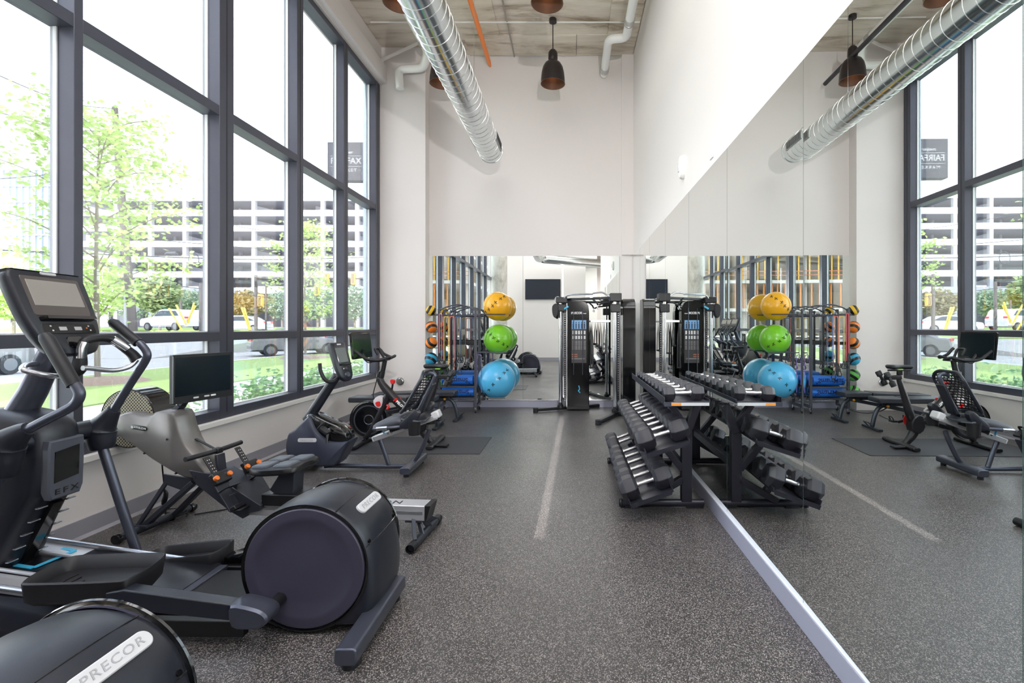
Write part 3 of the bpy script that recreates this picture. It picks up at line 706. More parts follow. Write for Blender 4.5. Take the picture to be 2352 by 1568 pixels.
E = thing('elliptical_trainer', 'charcoal elliptical trainer with a big round rear drum, farther of the two', 'elliptical', (-1.9, 2.4, 0), 'elliptical trainers')
yc = 2.4
sh = curve2([(-1.51, .30), (-1.47, .45), (-1.37, .545), (-1.21, .582), (-1.07, .555), (-.975, .48), (-.925, .37), (-.902, .24), (-.908, .11), (-.95, .035), (-1.1, .022), (-1.32, .012), (-1.43, .07), (-1.49, .18)], 4)
put('drum_shell', MB().puff(sh, [(2.205, .028), (2.21, .016), (2.235, .004), (2.3, -.004), (2.4, -.008), (2.5, -.004), (2.565, .004), (2.59, .016), (2.595, .028)]), M_el, E, smooth=50)
for s, y in ((-1, 2.205), (1, 2.595)):
    ring = put('drum_recess', MB().lathe([(.287, 0), (.29, .006), (.278, .004), (.27, -.002)], (-1.209, y, .302), (0, s, 0), 64), M_gblk, E)
    put('drum_disc', MB().lathe([(.272, -.01), (.272, .008), (.268, .012), (.235, .014), (.216, .0125), (.208, .007), (.14, .006), (.03, .009), (.0, .0105)], (-1.209, y, .302), (0, s, 0), 64), M_disc, E)
# seams on the drum crown
def onshell(a, y, d=.006):
    best = None
    c = Vector((-1.2, .30)); dr = Vector((math.cos(a), math.sin(a)))
    bp = max(sh, key=lambda p: (Vector(p)-c).normalized().dot(dr))
    r = (Vector(bp)-c).length+d
    return Vector((c.x+dr.x*r, y, c.y+dr.y*r))
for a in (1.12, .33):
    put('seam', MB().tube([onshell(a, 2.22, -.006), onshell(a, 2.26, .0), onshell(a, 2.32, .0035), onshell(a, 2.4, .0075), onshell(a, 2.48, .0035), onshell(a, 2.54, 0), onshell(a, 2.58, -.006)], .0022, 6), M_gblk, E)
bo = onshell(.86, 2.42, .0125); bu = Vector((math.cos(.80), 0, math.sin(.80))); br_ = Vector((0, 1, 0))
Mb = frame_at(bo, br_, Vector((-bu.z, 0, bu.x)))
b = MB(); b.puff(rrect(-.115, .115, -.026, .026, .025, 6), [(-.016, 0), (.0, 0), (.003, .003)], 'xy'); xform(b, 0, Mb)
put('badge', b, M_lgrey, E, smooth=30)
text('lettering', 'PRECOR', mat('faint_ink', (166, 166, 170), .5), E, bo+bu*.0036, .024, br_, Vector((-bu.z, 0, bu.x)), spacing=1.15, sx=1.25, shear=.2)
for y in (2.25, 2.55): put('screw', MB().cyl(onshell(.38, y, -.01), onshell(.38, y, .004), .009, 10), M_gblk, E)
# rear stabiliser
put('stabiliser', MB().prism(rrect(-.955, -.865, .03, .1, .015, 3), 1.95, 2.54), M_elm, E, bevel=.006)
for y in (2.0, 2.48): put('levelling_foot', MB().cyl((-.91, y, 0), (-.91, y, .035), .034, 14), M_rub, E)
# chassis
put('chassis_beam', MB().prism([(-2.9, .05), (-2.9, .14), (-1.5, .11), (-1.3, .2), (-1.1, .2), (-1.1, .022), (-1.6, .022)], 2.24, 2.56), M_blk, E, bevel=.008)
put('deck_cover', MB().puff([(-3.0, .20), (-2.85, .235), (-1.95, .145), (-1.88, .128), (-1.88, .105), (-2.98, .12)], [(2.25, .008), (2.265, 0), (2.6, 0), (2.615, .008)]), M_deck, E)
put('deck_end_plate', MB().box(-1.9, -1.84, 2.27, 2.6, .10, .125), M_elm, E, bevel=.006)
def dz(x): return .2155+(x+2.64)*-.098
def strip(pts, z=.003):
    q = MB()
    for (x0, y0), (x1, y1) in zip(pts, pts[1:]): q.bar((x0, y0, dz(x0)+z), (x1, y1, dz(x1)+z), .022, .004)
    return q
put('accent_stripe', strip([(-2.78, 2.385), (-2.64, 2.375), (-2.625, 2.56), (-2.78, 2.575)]), M_cyan, E)
for s in (-1, 1):
    y0 = yc+s*.2
    tz = lambda x: .222+(x+2.67)*-.145
    ya = yc+s*.15
    put('roller_track', MB().prism([(-2.95, tz(-2.95)), (-2.0, tz(-2.0)), (-2.0, tz(-2.0)-.02), (-2.95, tz(-2.95)-.02)], ya-.055, ya+.055), M_alu, E, bevel=.002)
    put('track_edge', MB().tube([(-2.98, ya+s*.06, tz(-2.98)+.012), (-1.99, ya+s*.06, tz(-1.99)+.012)], .012, 10), M_silver, E)
    put('track_edge', MB().tube([(-2.98, ya-s*.06, tz(-2.98)+.012), (-1.99, ya-s*.06, tz(-1.99)+.012)], .009, 10), M_alu, E)
    put('side_fairing', MB().puff(curve2([(-3.02, .03), (-3.02, .15), (-2.85, .20), (-2.5, .175), (-2.3, .13), (-2.22, .1), (-2.2, .04), (-2.6, .02)], 3), [(y0+s*.075, .02), (y0+s*.065, .004), (y0+s*.03, 0), (y0, 0)]), M_el, E)
    put('side_beam', MB().prism([(-2.5, .03), (-2.5, .115), (-1.45, .095), (-1.45, .025)], y0+s*.02, y0+s*.06), M_blk, E, bevel=.004)
# tower
tw = curve2([(-2.55, .60), (-2.535, .70), (-2.535, .84), (-2.56, .93), (-2.66, .985), (-2.85, 1.0), (-3.0, .93), (-3.06, .75), (-3.07, .5), (-3.1, .3), (-3.05, .17), (-2.82, .16), (-2.745, .2), (-2.66, .39), (-2.6, .51)], 3)
put('tower_shroud', MB().puff(tw, [(2.31, .05), (2.325, .022), (2.36, .006), (2.42, 0), (2.48, .006), (2.515, .022), (2.53, .05)]), M_el, E, smooth=50)
sd = MB(); sd.puff([(-.082, .14), (.082, .14), (.088, .10), (.086, -.11), (.07, -.15), (-.07, -.15), (-.086, -.11), (-.088, .10)], [(-.03, 0), (.0, 0), (.006, .008)], 'xy')
Ms = frame_at((-2.525, 2.42, .705), (0, 1, 0), (.03, 0, 1)); xform(sd, 0, Ms)
shd = put('tower_shield', sd, M_shield, E, smooth=30)
w_ = MB(); w_.puff([(-.062, .085), (.058, .1), (.058, -.055), (-.062, -.07)], [(.004, 0), (.009, .003)], 'xy'); xform(w_, 0, Ms)
put('shield_window', w_, M_gblk, shd, off=wpos(E))
text('lettering', 'EFX', M_blk, shd, Ms @ Vector((0, -.115, .008)), .028, (0, 1, 0), (.03, 0, 1), sx=1.5, spacing=1.3, off=wpos(E))
for i in range(5):
    z = .26+.065*i; x = -2.715+.036*i
    for q in (2.33, 2.465): put('vent_rib', MB().box(x-.01, x+.004, q, q+.045, z, z+.005), M_silver, E, smooth=0)
put('vent_slot', MB().bar((-2.735, 2.42, .22), (-2.57, 2.42, .53), .05, .02, up=(1, 0, .4)), M_gblk, E)
put('mast', MB().tube([(-2.78, 2.42, .93), (-2.70, 2.43, 1.08), (-2.63, 2.45, 1.27)], [.062, .056, .05], 18), M_elm, E)
# console
cr_, cu_ = Vector((-.07, .41, .0)), Vector((-.15, -.01, .42))
Mc = frame_at((-2.575, 2.455, 1.475), cr_, cu_)
co_ = [(-.20, .205), (-.215, .17), (-.21, .0), (-.185, -.12), (-.14, -.195), (-.08, -.225), (.08, -.225), (.14, -.195), (.185, -.12), (.21, .0), (.215, .17), (.20, .205), (.17, .22), (-.17, .22)]
cb = MB(); cb.puff(curve2(co_, 3), [(-.075, .04), (-.06, .012), (-.03, 0), (-.008, .002), (.0, .012)], 'xy'); xform(cb, 0, Mc)
con_ = put('console', cb, M_el, E, smooth=50)
def onpanel(parent, name, pol, z0, z1, m, M, off, inset=.002):
    q = MB(); q.puff(pol, [(z0, 0), (z1, inset)], 'xy'); xform(q, 0, M); return put(name, q, m, parent, off=off, smooth=30)
oE = wpos(E)
onpanel(con_, 'bezel', rrect(-.165, .165, -.02, .185, .012), 0, .003, mat('bezel', (84, 78, 76), .25), Mc, oE)
onpanel(con_, 'screen', rrect(-.145, .145, .03, .165, .004), .003, .005, M_screen, Mc, oE)
onpanel(con_, 'badge', rrect(-.045, .045, .196, .212, .008), 0, .004, M_lgrey, Mc, oE)
onpanel(con_, 'reading_ledge', rrect(-.15, .15, -.05, -.026, .006), 0, .035, M_gblk, Mc, oE, .004)
onpanel(con_, 'keypad', rrect(-.155, .155, -.115, -.062, .01), 0, .003, M_blk, Mc, oE)
for a in (-.045, .045): onpanel(con_, 'readout', rrect(a-.022, a+.022, -.098, -.078, .002), .003, .005, M_lgrey, Mc, oE)
for a, b in ((-.11, -.075), (-.105, -.098), (.115, -.075), (.12, -.098), (.1, -.086)): onpanel(con_, 'key', rrect(a-.005, a+.005, b-.004, b+.004, .003), .003, .005, M_or2 if a == .1 else M_wht, Mc, oE)
onpanel(con_, 'cup_recess', rrect(-.05, .05, -.19, -.13, .02), 0, .004, M_gblk, Mc, oE)
# fixed heart-rate handlebar
hb = lift([(150, 862, 2.46), (180, 845, 2.46), (187, 800, 2.46), (200, 781, 2.48), (250, 778, 2.58), (298, 808, 2.66), (314, 826, 2.68)])
P, R = smoothline(hb, [.03, .034, .02, .02, .02, .024, .03], 6)
put('fixed_handlebar', MB().tube(P, R, 12), M_rub, E)
put('handlebar_tube', MB().tube(lift([(314, 826, 2.68), (296, 842, 2.65), (258, 850, 2.58), (205, 845, 2.47), (190, 845, 2.44)]), .013, 12, sub=5), M_silver, E)
put('handlebar_tube', MB().tube(lift([(135, 863, 2.42), (110, 862, 2.3), (62, 852, 2.24), (52, 846, 2.24), (62, 838, 2.3), (95, 834, 2.44)]), .013, 12, sub=5), M_silver, E)
put('pulse_plate', MB().tube(lift([(185.5, 822, 2.455), (187, 800, 2.455), (193, 786, 2.465)]), .0215, 12), M_chrome, E)
put('pulse_plate', MB().tube(lift([(258, 779, 2.59), (280, 792, 2.625), (292, 800, 2.645)]), .0215, 12), M_chrome, E)
# swing arms
put('pivot_axle', MB().cyl((-2.62, 2.2, .845), (-2.62, 2.64, .845), .05, 20), M_el, E)
def boot(pts, r): 
    P, R = smoothline([Vector(p) for p in pts], r, 5); return MB().tube(P, R, 14)
put('arm_boot', boot([W(262, 940, 2.66), W(245, 965, 2.66), W(232, 985, 2.66), W(233, 1010, 2.66), W(235, 1030, 2.66)], [.03, .05, .072, .064, .052]), M_el, E)
put('swing_arm', MB().tube(lift([(235, 1025, 2.66), (275, 1150, 2.69), (322, 1290, 2.72)]), .024, 12), M_elm, E)
far_up = smoothline(lift([(262, 942, 2.66), (300, 880, 2.67), (332, 832, 2.68), (338, 812, 2.68), (326, 793, 2.68), (310, 781, 2.68)]), [.021, .02, .019, .019, .019, .018], 6)
put('arm_tube', MB().tube(far_up[0], far_up[1], 14), M_elm, E)
put('grip', MB().tube(lift([(317, 787, 2.68), (308, 780, 2.68), (262, 742, 2.68), (255, 737, 2.68)]), [.026, .026, .026, .018], 14), M_rub, E)
put('arm_boot', boot([W(66, 984, 2.18), W(38, 1000, 2.18), W(14, 1022, 2.18), W(8, 1060, 2.18), W(4, 1092, 2.18)], [.03, .05, .07, .064, .052]), M_el, E)
put('swing_arm', MB().tube(lift([(4, 1085, 2.18), (-60, 1200, 2.16), (-140, 1310, 2.12)]), .024, 12), M_elm, E)
nr = smoothline(lift([(64, 986, 2.18), (110, 962, 2.18), (150, 942, 2.18), (174, 926, 2.18), (183, 905, 2.18), (175, 886, 2.18), (162, 868, 2.18)]), [.021]*7, 6)
put('arm_tube', MB().tube(nr[0], nr[1], 14), M_elm, E)
put('grip', MB().tube(lift([(170, 884, 2.18), (163, 872, 2.18), (108, 778, 2.18), (101, 768, 2.18)]), [.027, .028, .028, .02], 14), M_rub, E)
# pedals and pedal arms
def pedal(cx, y0, y1, zf, tilt, yaw):
    t = MB(); ol = curve2([(-.215, .0), (-.20, .07), (-.12, .085), (.13, .085), (.19, .07), (.205, .0), (.19, -.07), (.13, -.085), (-.14, -.085), (-.2, -.07)], 3)
    t.puff(ol, [(-.045, .03), (-.02, .008), (.045, 0), (.05, .004), (.045, .012), (.004, .022)], 'xy')
    M = Matrix.Translation((cx, (y0+y1)/2, zf)) @ Matrix.Rotation(yaw, 4, 'Z') @ Matrix.Rotation(tilt, 4, 'Y') @ Matrix.Diagonal((1.05, (y1-y0)/.17, 1.25, 1))
    xform(t, 0, M)
    p = put('pedal', t, M_rub, E, smooth=50)
    for k in range(3):
        q = MB(); q.tube([(-.12+.035*k, .035-.02*k, .0055), (-.13+.035*k, -.01-.012*k, .0055), (-.1+.035*k, -.03-.012*k, .0055), (.12, -.03-.012*k, .0055)], .0025, 5, sub=3); xform(q, 0, M)
        put('tread_rib', q, M_gblk, p, off=oE)
pedal(-2.115, 2.035, 2.305, .262, .03, .13)
pedal(-2.10, 2.56, 2.76, .115, -.1, 0)
put('pedal_arm', MB().prism([(-1.98, .27), (-1.9, .282), (-1.41, .215), (-1.41, .146), (-1.9, .198), (-1.98, .215)], 2.055, 2.115), M_el, E, bevel=.006)
put('crank_cap', MB().puff(curve2([(-1.44, .225), (-1.34, .215), (-1.288, .19), (-1.278, .16), (-1.30, .13), (-1.35, .118), (-1.435, .13)], 3), [(2.035, .012), (2.045, .003), (2.085, 0), (2.13, .003), (2.14, .01)]), M_elm, E)
put('crank_pin', MB().cyl((-1.32, 2.10, .165), (-1.32, 2.21, .165), .03, 14), M_blk, E)
put('pedal_arm', MB().prism([(-2.25, .10), (-1.95, .125), (-1.7, .20), (-1.4, .36), (-1.35, .33), (-1.6, .165), (-1.95, .06), (-2.25, .045)], 2.64, 2.72), M_gblk, E, bevel=.006)
put('crank_pin', MB().cyl((-1.36, 2.58, .34), (-1.36, 2.72, .34), .03, 14), M_blk, E)
put('lower_tube', MB().tube([(-2.1, 2.7, .045), (-1.85, 2.69, .05), (-1.62, 2.67, .11), (-1.5, 2.66, .18)], .016, 10, sub=4), M_gblk, E)
put('link_elbow', MB().tube([(-2.0, 1.98, .165), (-1.95, 2.02, .19), (-1.905, 2.07, .21)], [.02, .036, .034], 14, sub=4), M_elm, E)
put('link_elbow', MB().tube([(-2.44, 2.72, .10), (-2.36, 2.715, .095), (-2.26, 2.7, .085)], [.03, .032, .026], 14, sub=4), M_elm, E)
put('roller', MB().cyl((-1.955, 2.10, .135), (-1.955, 2.18, .135), .034, 16), M_alu, E)
put('roller', MB().cyl((-2.1, 2.58, .1), (-2.1, 2.66, .1), .04, 16), M_alu, E)
put('front_stabiliser', MB().prism(rrect(-3.07, -2.98, .02, .08, .015, 3), 2.05, 2.8), M_elm, E, bevel=.005)
for y in (2.1, 2.75): put('levelling_foot', MB().cyl((-3.025, y, 0), (-3.025, y, .025), .03, 14), M_rub, E)
E2 = dup(E, (-.19, -1.16, 0), 'charcoal elliptical trainer nearest the camera, only its rear drum showing')
# ---------------------------------------------------------------- rowing machine (built along X, then turned)
RX, RY, RS = -1.93, 3.31, -.0859
def RW(u, v, dy=0):
    y = 3.3
    for _ in range(12):
        X = (u-U0)*(y)/F; y = RY+RS*(X-RX)+dy
    return ((u-U0)*y/F, H-(v-V0)*y/F)
def RP(l, dy=0): return [RW(u, v, dy) for u, v in l]
R_ = thing('rowing_machine', 'grey rowing machine with a fan drum, monitor and silver rail by the windows', 'rower', (RX, RY, 0))
M_rg = mat('warm_grey_shell', (120, 117, 115), .33, .25); M_rd = mat('slate_steel', (54, 57, 66), .4, .3)
body = curve2(RP([(256, 985), (270, 955), (300, 944), (345, 953), (360, 944), (400, 946), (414, 985), (430, 1022), (455, 1052), (478, 1080), (486, 1092), (478, 1100), (440, 1100), (412, 1092), (350, 1056), (300, 1019), (264, 998)], -.09), 3)
shell = put('body_shell', MB().puff(body, [(RY-.098, .02), (RY-.085, .005), (RY, 0), (RY+.06, .005), (RY+.075, .02)]), M_rg, R_, smooth=50)
fx, fz = -3.095, .76; fr = .207; FY = RY+.055
put('fan_casing', MB().lathe([(fr*.98, -.085), (fr, -.08), (fr, .08), (fr*.98, .085)], (fx, FY, fz), (0, 1, 0), 48), M_gblk, R_)
def m_perf():
    m, t, b_, N, L = nodes('perforated_grille')
    tc = N('ShaderNodeTexCoord'); mp = N('ShaderNodeMapping'); mp.inputs['Scale'].default_value = (1, 0, 1); mp.inputs['Rotation'].default_value = (0, .785, 0); L(tc.outputs['Object'], mp.inputs[0])
    v = N('ShaderNodeTexVoronoi', i_Scale=62.0, i_Randomness=.0); L(mp.outputs[0], v.inputs['Vector'])
    r = N('ShaderNodeValToRGB'); r.color_ramp.interpolation = 'CONSTANT'; L(v.outputs['Distance'], r.inputs[0])
    r.color_ramp.elements[0].color = lin((20, 20, 20)); r.color_ramp.elements[1].position = .34; r.color_ramp.elements[1].color = lin((176, 170, 146))
    L(r.outputs[0], b_.inputs['Base Color']); b_.inputs['Roughness'].default_value = .4
    return m
M_perf = m_perf()
for s in (-1, 1):
    put('fan_grille', MB().lathe([(fr*.975, .086), (fr*.93, .094), (0, .098)], (fx, FY, fz), (0, s, 0), 48), M_perf, R_)
    put('fan_rim', MB().lathe([(fr*.96, .084), (fr*.98, .092), (fr*1.0, .084)], (fx, FY, fz), (0, s, 0), 48), M_blk, R_)
lo = RW(320, 982, -.1)
bd = put('name_plate', MB().puff(rrect(lo[0]-.062, lo[0]+.062, lo[1]-.017, lo[1]+.017, .016, 5), [(RY-.093, 0), (RY-.102, .002)]), M_gblk, shell, off=wpos(R_))
for o in (bd,):
    c = Vector((lo[0]-RX, 0, lo[1])); o.data.transform(Matrix.Translation(c) @ Matrix.Rotation(.14, 4, 'Y') @ Matrix.Translation(-c))
rt = Vector((math.cos(.14), 0, -math.sin(.14)))
text('lettering', 'AVIRON', M_wht, shell, Vector((lo[0]+.012, RY-.103, lo[1]-.002)), .014, rt, (0, 0, 1), sx=1.1, spacing=1.15, off=wpos(R_))
text('logo_mark', 'o', M_wht, shell, Vector((lo[0]-.046, RY-.103, lo[1]+.006)), .02, rt, (0, 0, 1), bold=.002, off=wpos(R_))
for u, v in ((388, 1008), (432, 1054), (336, 1040), (453, 1094), (408, 1086)):
    p = RW(u, v, -.09); put('screw', MB().cyl((p[0], RY-.092, p[1]), (p[0], RY-.102, p[1]), .007, 8), M_gblk, R_)
# monitor
mc = Vector((-2.55, RY+.0, 1.055)); 
Mm = frame_at(mc, Vector((.045, .48, 0)), Vector((.0, 0, .30)))
q = MB(); q.puff(rrect(-.225, .225, -.162, .162, .008), [(-.03, .01), (-.022, 0), (0, 0)], 'xy'); xform(q, 0, Mm)
mon = put('monitor', q, M_blk, R_, smooth=30)
oR = wpos(R_)
onpanel(mon, 'screen', rrect(-.208, .208, -.115, .143, .003), 0, .002, M_dscr, Mm, oR)
onpanel(mon, 'frame_edge', rrect(-.225, -.219, -.155, .155, .002), 0, .002, M_silver, Mm, oR, .0005)
for a in (-.06, .02, .07): onpanel(mon, 'key', rrect(a-.02, a+.02, -.142, -.13, .005), 0, .003, M_lgrey if a < .05 else M_wht, Mm, oR)
a = RW(376, 962); b_ = RW(408, 940); c_ = RW(440, 880)
put('monitor_arm', MB().bar((a[0]-.01, RY, a[1]-.02), (b_[0]+.03, RY, b_[1]+.03), .06, .03).bar((b_[0]+.03, RY, b_[1]+.03), (-2.585, RY, 1.02), .05, .025), M_rd, R_, bevel=.003)
sl_ = RW(398, 980); put('strap_port', MB().obox((sl_[0], RY, sl_[1]), (.03, .07, .07), Matrix.Rotation(.35, 3, 'Y')), M_blk, R_, bevel=.004)
hd = Vector((-2.45, RY, .545))
put('pull_strap', MB().bar((sl_[0], RY, sl_[1]), hd, .022, .004), M_blk, R_)
put('handle', MB().tube([hd+Vector((-.02, -.235, 0)), hd+Vector((-.005, -.1, 0)), hd, hd+Vector((-.005, .1, 0)), hd+Vector((-.02, .235, 0))], .0165, 12, sub=3), M_rub, R_)
put('handle_clamp', MB().obox(hd, (.045, .05, .04)), M_blk, R_, bevel=.006)
# lower frame
put('lower_frame', MB().prism(RP([(438, 1078), (492, 1088), (604, 1160), (600, 1172), (572, 1178), (562, 1190), (534, 1174), (455, 1112)], -.09), RY-.1, RY+.1), M_rd, R_, bevel=.004)
rail0 = RW(560, 1172); rail1 = RW(992, 1165)
zr = (.128, .228)
put('rail', MB().box(rail0[0], -.945, RY-.062, RY+.062, zr[0], zr[1]), M_alu, R_, bevel=.006)
put('rail_groove', MB().box(rail0[0]+.05, -.96, RY-.0635, RY-.061, .17, .19), M_silver, R_, smooth=0)
put('rail_cap', MB().prism([(-.945, zr[0]-.004), (-.935, zr[0]-.004), (-.905, zr[1]+.004), (-.945, zr[1]+.004)], RY-.066, RY+.066), M_blk, R_, bevel=.003)
text('lettering', 'AVIRON', M_blk, R_, (-1.3, RY-.01, zr[1]+.0012), .05, (1, 0, 0), (0, 1, 0), sx=1.2, spacing=1.2)
# front leg and foot bar
fb = Vector((-2.9, RY, .035))
put('front_foot_bar', MB().cyl(fb+Vector((0, -.25, 0)), fb+Vector((0, .25, 0)), .026, 16), M_rd, R_)
for s in (-1, 1): put('transport_wheel', MB().lathe([(0, -.02), (.03, -.02), (.035, 0), (.03, .02), (0, .02)], fb+Vector((0, s*.275, 0)), (0, 1, 0), 16), M_gblk, R_)
top = RW(455, 1100)
put('front_leg', MB().bar((top[0]+.02, RY-.05, top[1]+.0), (fb.x, RY-.10, .045), .03, .055, up=(0, 1, 0)), M_rd, R_, bevel=.003)
put('front_leg', MB().bar((top[0]-.17, RY-.05, top[1]+.02), (fb.x-.02, RY-.13, .05), .025, .02, up=(0, 1, 0)), M_rd, R_, bevel=.003)
put('front_leg', MB().bar((top[0]+.04, RY+.05, top[1]-.02), (fb.x+.02, RY+.12, .045), .03, .05, up=(0, 1, 0)), M_rd, R_, bevel=.003)
put('leg_plate', MB().prism([(top[0]+.06, top[1]+.02), (top[0]-.20, top[1]+.05), (top[0]-.19, top[1]-.02), (top[0]-.06, top[1]-.06)], RY-.066, RY-.05), M_rd, R_, bevel=.003)
put('leg_foot_plate', MB().obox((fb.x, RY-.1, .055), (.12, .09, .02)), M_rd, R_, bevel=.003)
rb = Vector((-.965, RY, .03))
put('rear_foot_bar', MB().cyl(rb+Vector((0, -.22, 0)), rb+Vector((0, .22, 0)), .026, 16), M_rd, R_)
for s in (-1, 1):
    put('rear_leg', MB().bar((-1.03, RY+s*.04, .128), (rb.x, RY+s*.17, .04), .025, .05).bar((-1.0, RY+s*.03, .128), (rb.x+.005, RY+s*.06, .04), .015, .04), M_rd, R_, bevel=.003)
    put('rear_foot_cap', MB().lathe([(0, -.035), (.03, -.035), (.031, 0), (.028, .03)], rb+Vector((0, s*.22, 0)), (0, s, 0), 14), M_rub, R_)
put('rear_bracket', MB().box(-1.08, -.97, RY-.06, RY+.06, .115, .13), M_rd, R_, bevel=.002)
# footrests
for s in (-1, 1):
    yo = RY+s*.135
    p0 = Vector((RW(585, 1165, s*.135)[0], yo, RW(0, 1165)[1]*0+.17)); 
    lo_ = Vector((-2.20, yo, .20)); hi_ = Vector((-2.40, yo, .50)); d = (hi_-lo_); L_ = d.length; d.normalize(); n_ = Vector((d.z, 0, -d.x))
    if n_.x < 0: n_ = -n_
    fp = put('foot_plate', MB().bar(lo_, lo_+d*.22, .115, .012, up=n_), M_rd, R_, bevel=.003)
    put('heel_cup', MB().bar(lo_-d*.01+n_*.02, lo_+d*.02+n_*.02, .11, .05, up=n_).bar(lo_-n_*.01, lo_-d*.03+n_*.06, .1, .012, up=d), M_rub, R_, bevel=.008)
    put('toe_block', MB().bar(lo_+d*.19+n_*.02, lo_+d*.27+n_*.02, .13, .035, up=n_), M_rub, R_, bevel=.008)
    tg_ = put('adjust_tongue', MB().bar(lo_+d*.24+n_*.004, lo_+d*.40+n_*.004, .05, .01, up=n_), M_blk, R_, bevel=.006)
    ho = MB()
    for i in range(5): 
        for y_ in (-.008, .008): ho.cyl(lo_+d*(.285+.022*i)+n_*.009+Vector((0, y_, 0)), lo_+d*(.285+.022*i)+n_*.0098+Vector((0, y_, 0)), .0035, 6)
    h_ = put('tongue_hole', ho, M_wht, tg_, off=oR); h_['kind'] = 'stuff'
    for y_ in (-.055, .055): put('release_button', MB().cyl(lo_+d*.23+n_*.03+Vector((0, y_, 0)), lo_+d*.23+n_*.052+Vector((0, y_, 0)), .017, 12), M_or2, R_, bevel=.003)
    put('foot_strap', MB().tube([lo_+d*.14+n_*.01+Vector((0, -.06, 0)), lo_+d*.14+n_*.06+Vector((0, -.05, 0)), lo_+d*.13+n_*.085, lo_+d*.14+n_*.06+Vector((0, .05, 0)), lo_+d*.14+n_*.01+Vector((0, .06, 0))], .02, 8, sub=4, flat=.2, up=d), M_blk, R_)
    put('cross_rod', MB().cyl(lo_+d*.1+Vector((0, -s*.13, 0)), lo_+d*.1, .009, 8), M_chrome, R_)
    put('pivot_bolt', MB().cyl((RW(532, 1108)[0], RY+s*.1, RW(532, 1108)[1]), (RW(532, 1108)[0], RY+s*.112, RW(532, 1108)[1]), .024, 16), M_lgrey, R_)
put('handle_rest', MB().bar((-2.42, RY, .40), (-2.435, RY, .52), .07, .02, up=(1, 0, 0)), M_rd, R_, bevel=.003)
# seat
sc_ = Vector((-1.96, RY, .46))
st_ = MB(); ol = curve2([(-.17, 0), (-.16, .12), (-.08, .17), (.08, .165), (.165, .13), (.15, 0), (.165, -.13), (.08, -.165), (-.08, -.17), (-.16, -.12)], 3)
st_.puff(ol, [(-.035, .02), (-.02, .0), (.006, 0), (.016, .012)], 'xy'); xform(st_, 0, Matrix.Translation(sc_) @ Matrix.Rotation(-.06, 4, 'Y'))
seat = put('seat', st_, M_blk, R_, smooth=50)
for (x, y) in ((-.075, .08), (-.075, -.08), (.075, .08), (.075, -.08)):
    pd = MB(); pd.puff(rrect(x-.064, x+.064, y-.07, y+.07, .03), [(.01, 0), (.024, .002), (.031, .012)], 'xy'); xform(pd, 0, Matrix.Translation(sc_) @ Matrix.Rotation(-.06, 4, 'Y'))
    put('seat_pad', pd, mat('seat_pad', (74, 79, 88), .5), seat, off=oR)
put('seat_post', MB().prism([(-1.985, .27), (-1.86, .27), (-1.85, .44), (-1.94, .44), (-2.03, .30)], RY-.055, RY+.055), M_rd, R_, bevel=.006)
put('carriage', MB().box(-2.07, -1.80, RY-.08, RY+.08, .2, .28), M_blk, R_, bevel=.008)
R_.rotation_euler = (0, 0, math.atan(RS))
# power adapter and cord on the floor by the rower
ad = thing('power_adapter', 'black power adapter lying under the rowing machine with coiled cord', 'adapter', (-2.93, 3.5, 0))
put('brick', MB().obox((-2.93, 3.5, .022), (.11, .055, .044), Matrix.Rotation(.4, 3, 'Z')), M_gblk, ad, bevel=.006)
put('cord', MB().tube([(-2.93, 3.5, .04), (-2.93, 3.49, .16), (-2.925, 3.48, .26), (-2.93, 3.47, .4), (-2.915, 3.45, .54), (-2.91, 3.44, .66)], .005, 6, sub=5), M_blk, ad)
put('cord_bundle', MB().tube([(-2.945, 3.49, .12), (-2.93, 3.49, .15), (-2.92, 3.49, .2), (-2.935, 3.49, .23)], [.008, .018, .014, .006], 8, sub=3), M_blk, ad)
put('cord_coil', MB().tube([(-2.93+.1*math.cos(i*.5), 3.56+.06*math.sin(i*.5), .006+.0022*i) for i in range(20)], .004, 6), M_blk, ad)
cd_ = thing('cable', 'thin black cable looping on the floor behind the rower legs', 'cable', (-2.8, 3.6, 0))
put('cable_run', MB().tube([(-2.8, 3.6, .006), (-2.6, 3.72, .006), (-2.45, 3.8, .006), (-2.28, 3.86, .006), (-2.25, 3.8, .03), (-2.4, 3.62, .22), (-2.5, 3.5, .3)], .005, 6, sub=6), M_blk, cd_)
# ---------------------------------------------------------------- recumbent bike
B1 = thing('recumbent_bike', 'charcoal recumbent exercise bike with mesh backrest and silver seat rail', 'exercise bike', (-2.2, 4.75, 0))
oB = wpos(B1); by = 4.75
M_bk = mat('slate_plastic', (58, 62, 78), .4, bump=.06, bscale=500)
hp = curve2(px([(656, 1021), (659, 1005), (664, 994), (678, 985), (692, 970), (709, 955), (716, 966), (722, 980), (731, 994), (743, 1005), (756, 1013), (780, 1015), (799, 1014), (796, 1025), (789, 1037), (782, 1052), (775, 1063), (765, 1071), (725, 1070), (692, 1066), (666, 1053), (657, 1038)], 4.64), 2)
put('drive_housing', MB().puff(hp, [(4.625, .02), (4.64, .004), (4.7, 0), (4.8, 0), (4.86, .004), (4.875, .02)]), M_bk, B1, smooth=50)
ih = curve2(px([(705, 956), (722, 950), (755, 965), (785, 978), (799, 994), (801, 1012), (780, 1018), (740, 1012), (715, 985)], 4.7), 3)
put('inner_housing', MB().puff(ih, [(4.66, .02), (4.68, .0), (4.82, .0), (4.84, .02)]), M_gblk, B1, smooth=50)
bx, bz = XZ(705, 1011, 4.62)
bq = put('badge', MB().puff(rrect(bx-.092, bx+.092, bz-.021, bz+.021, .018, 5), [(4.63, 0), (4.619, .004)]), M_lgrey, B1)
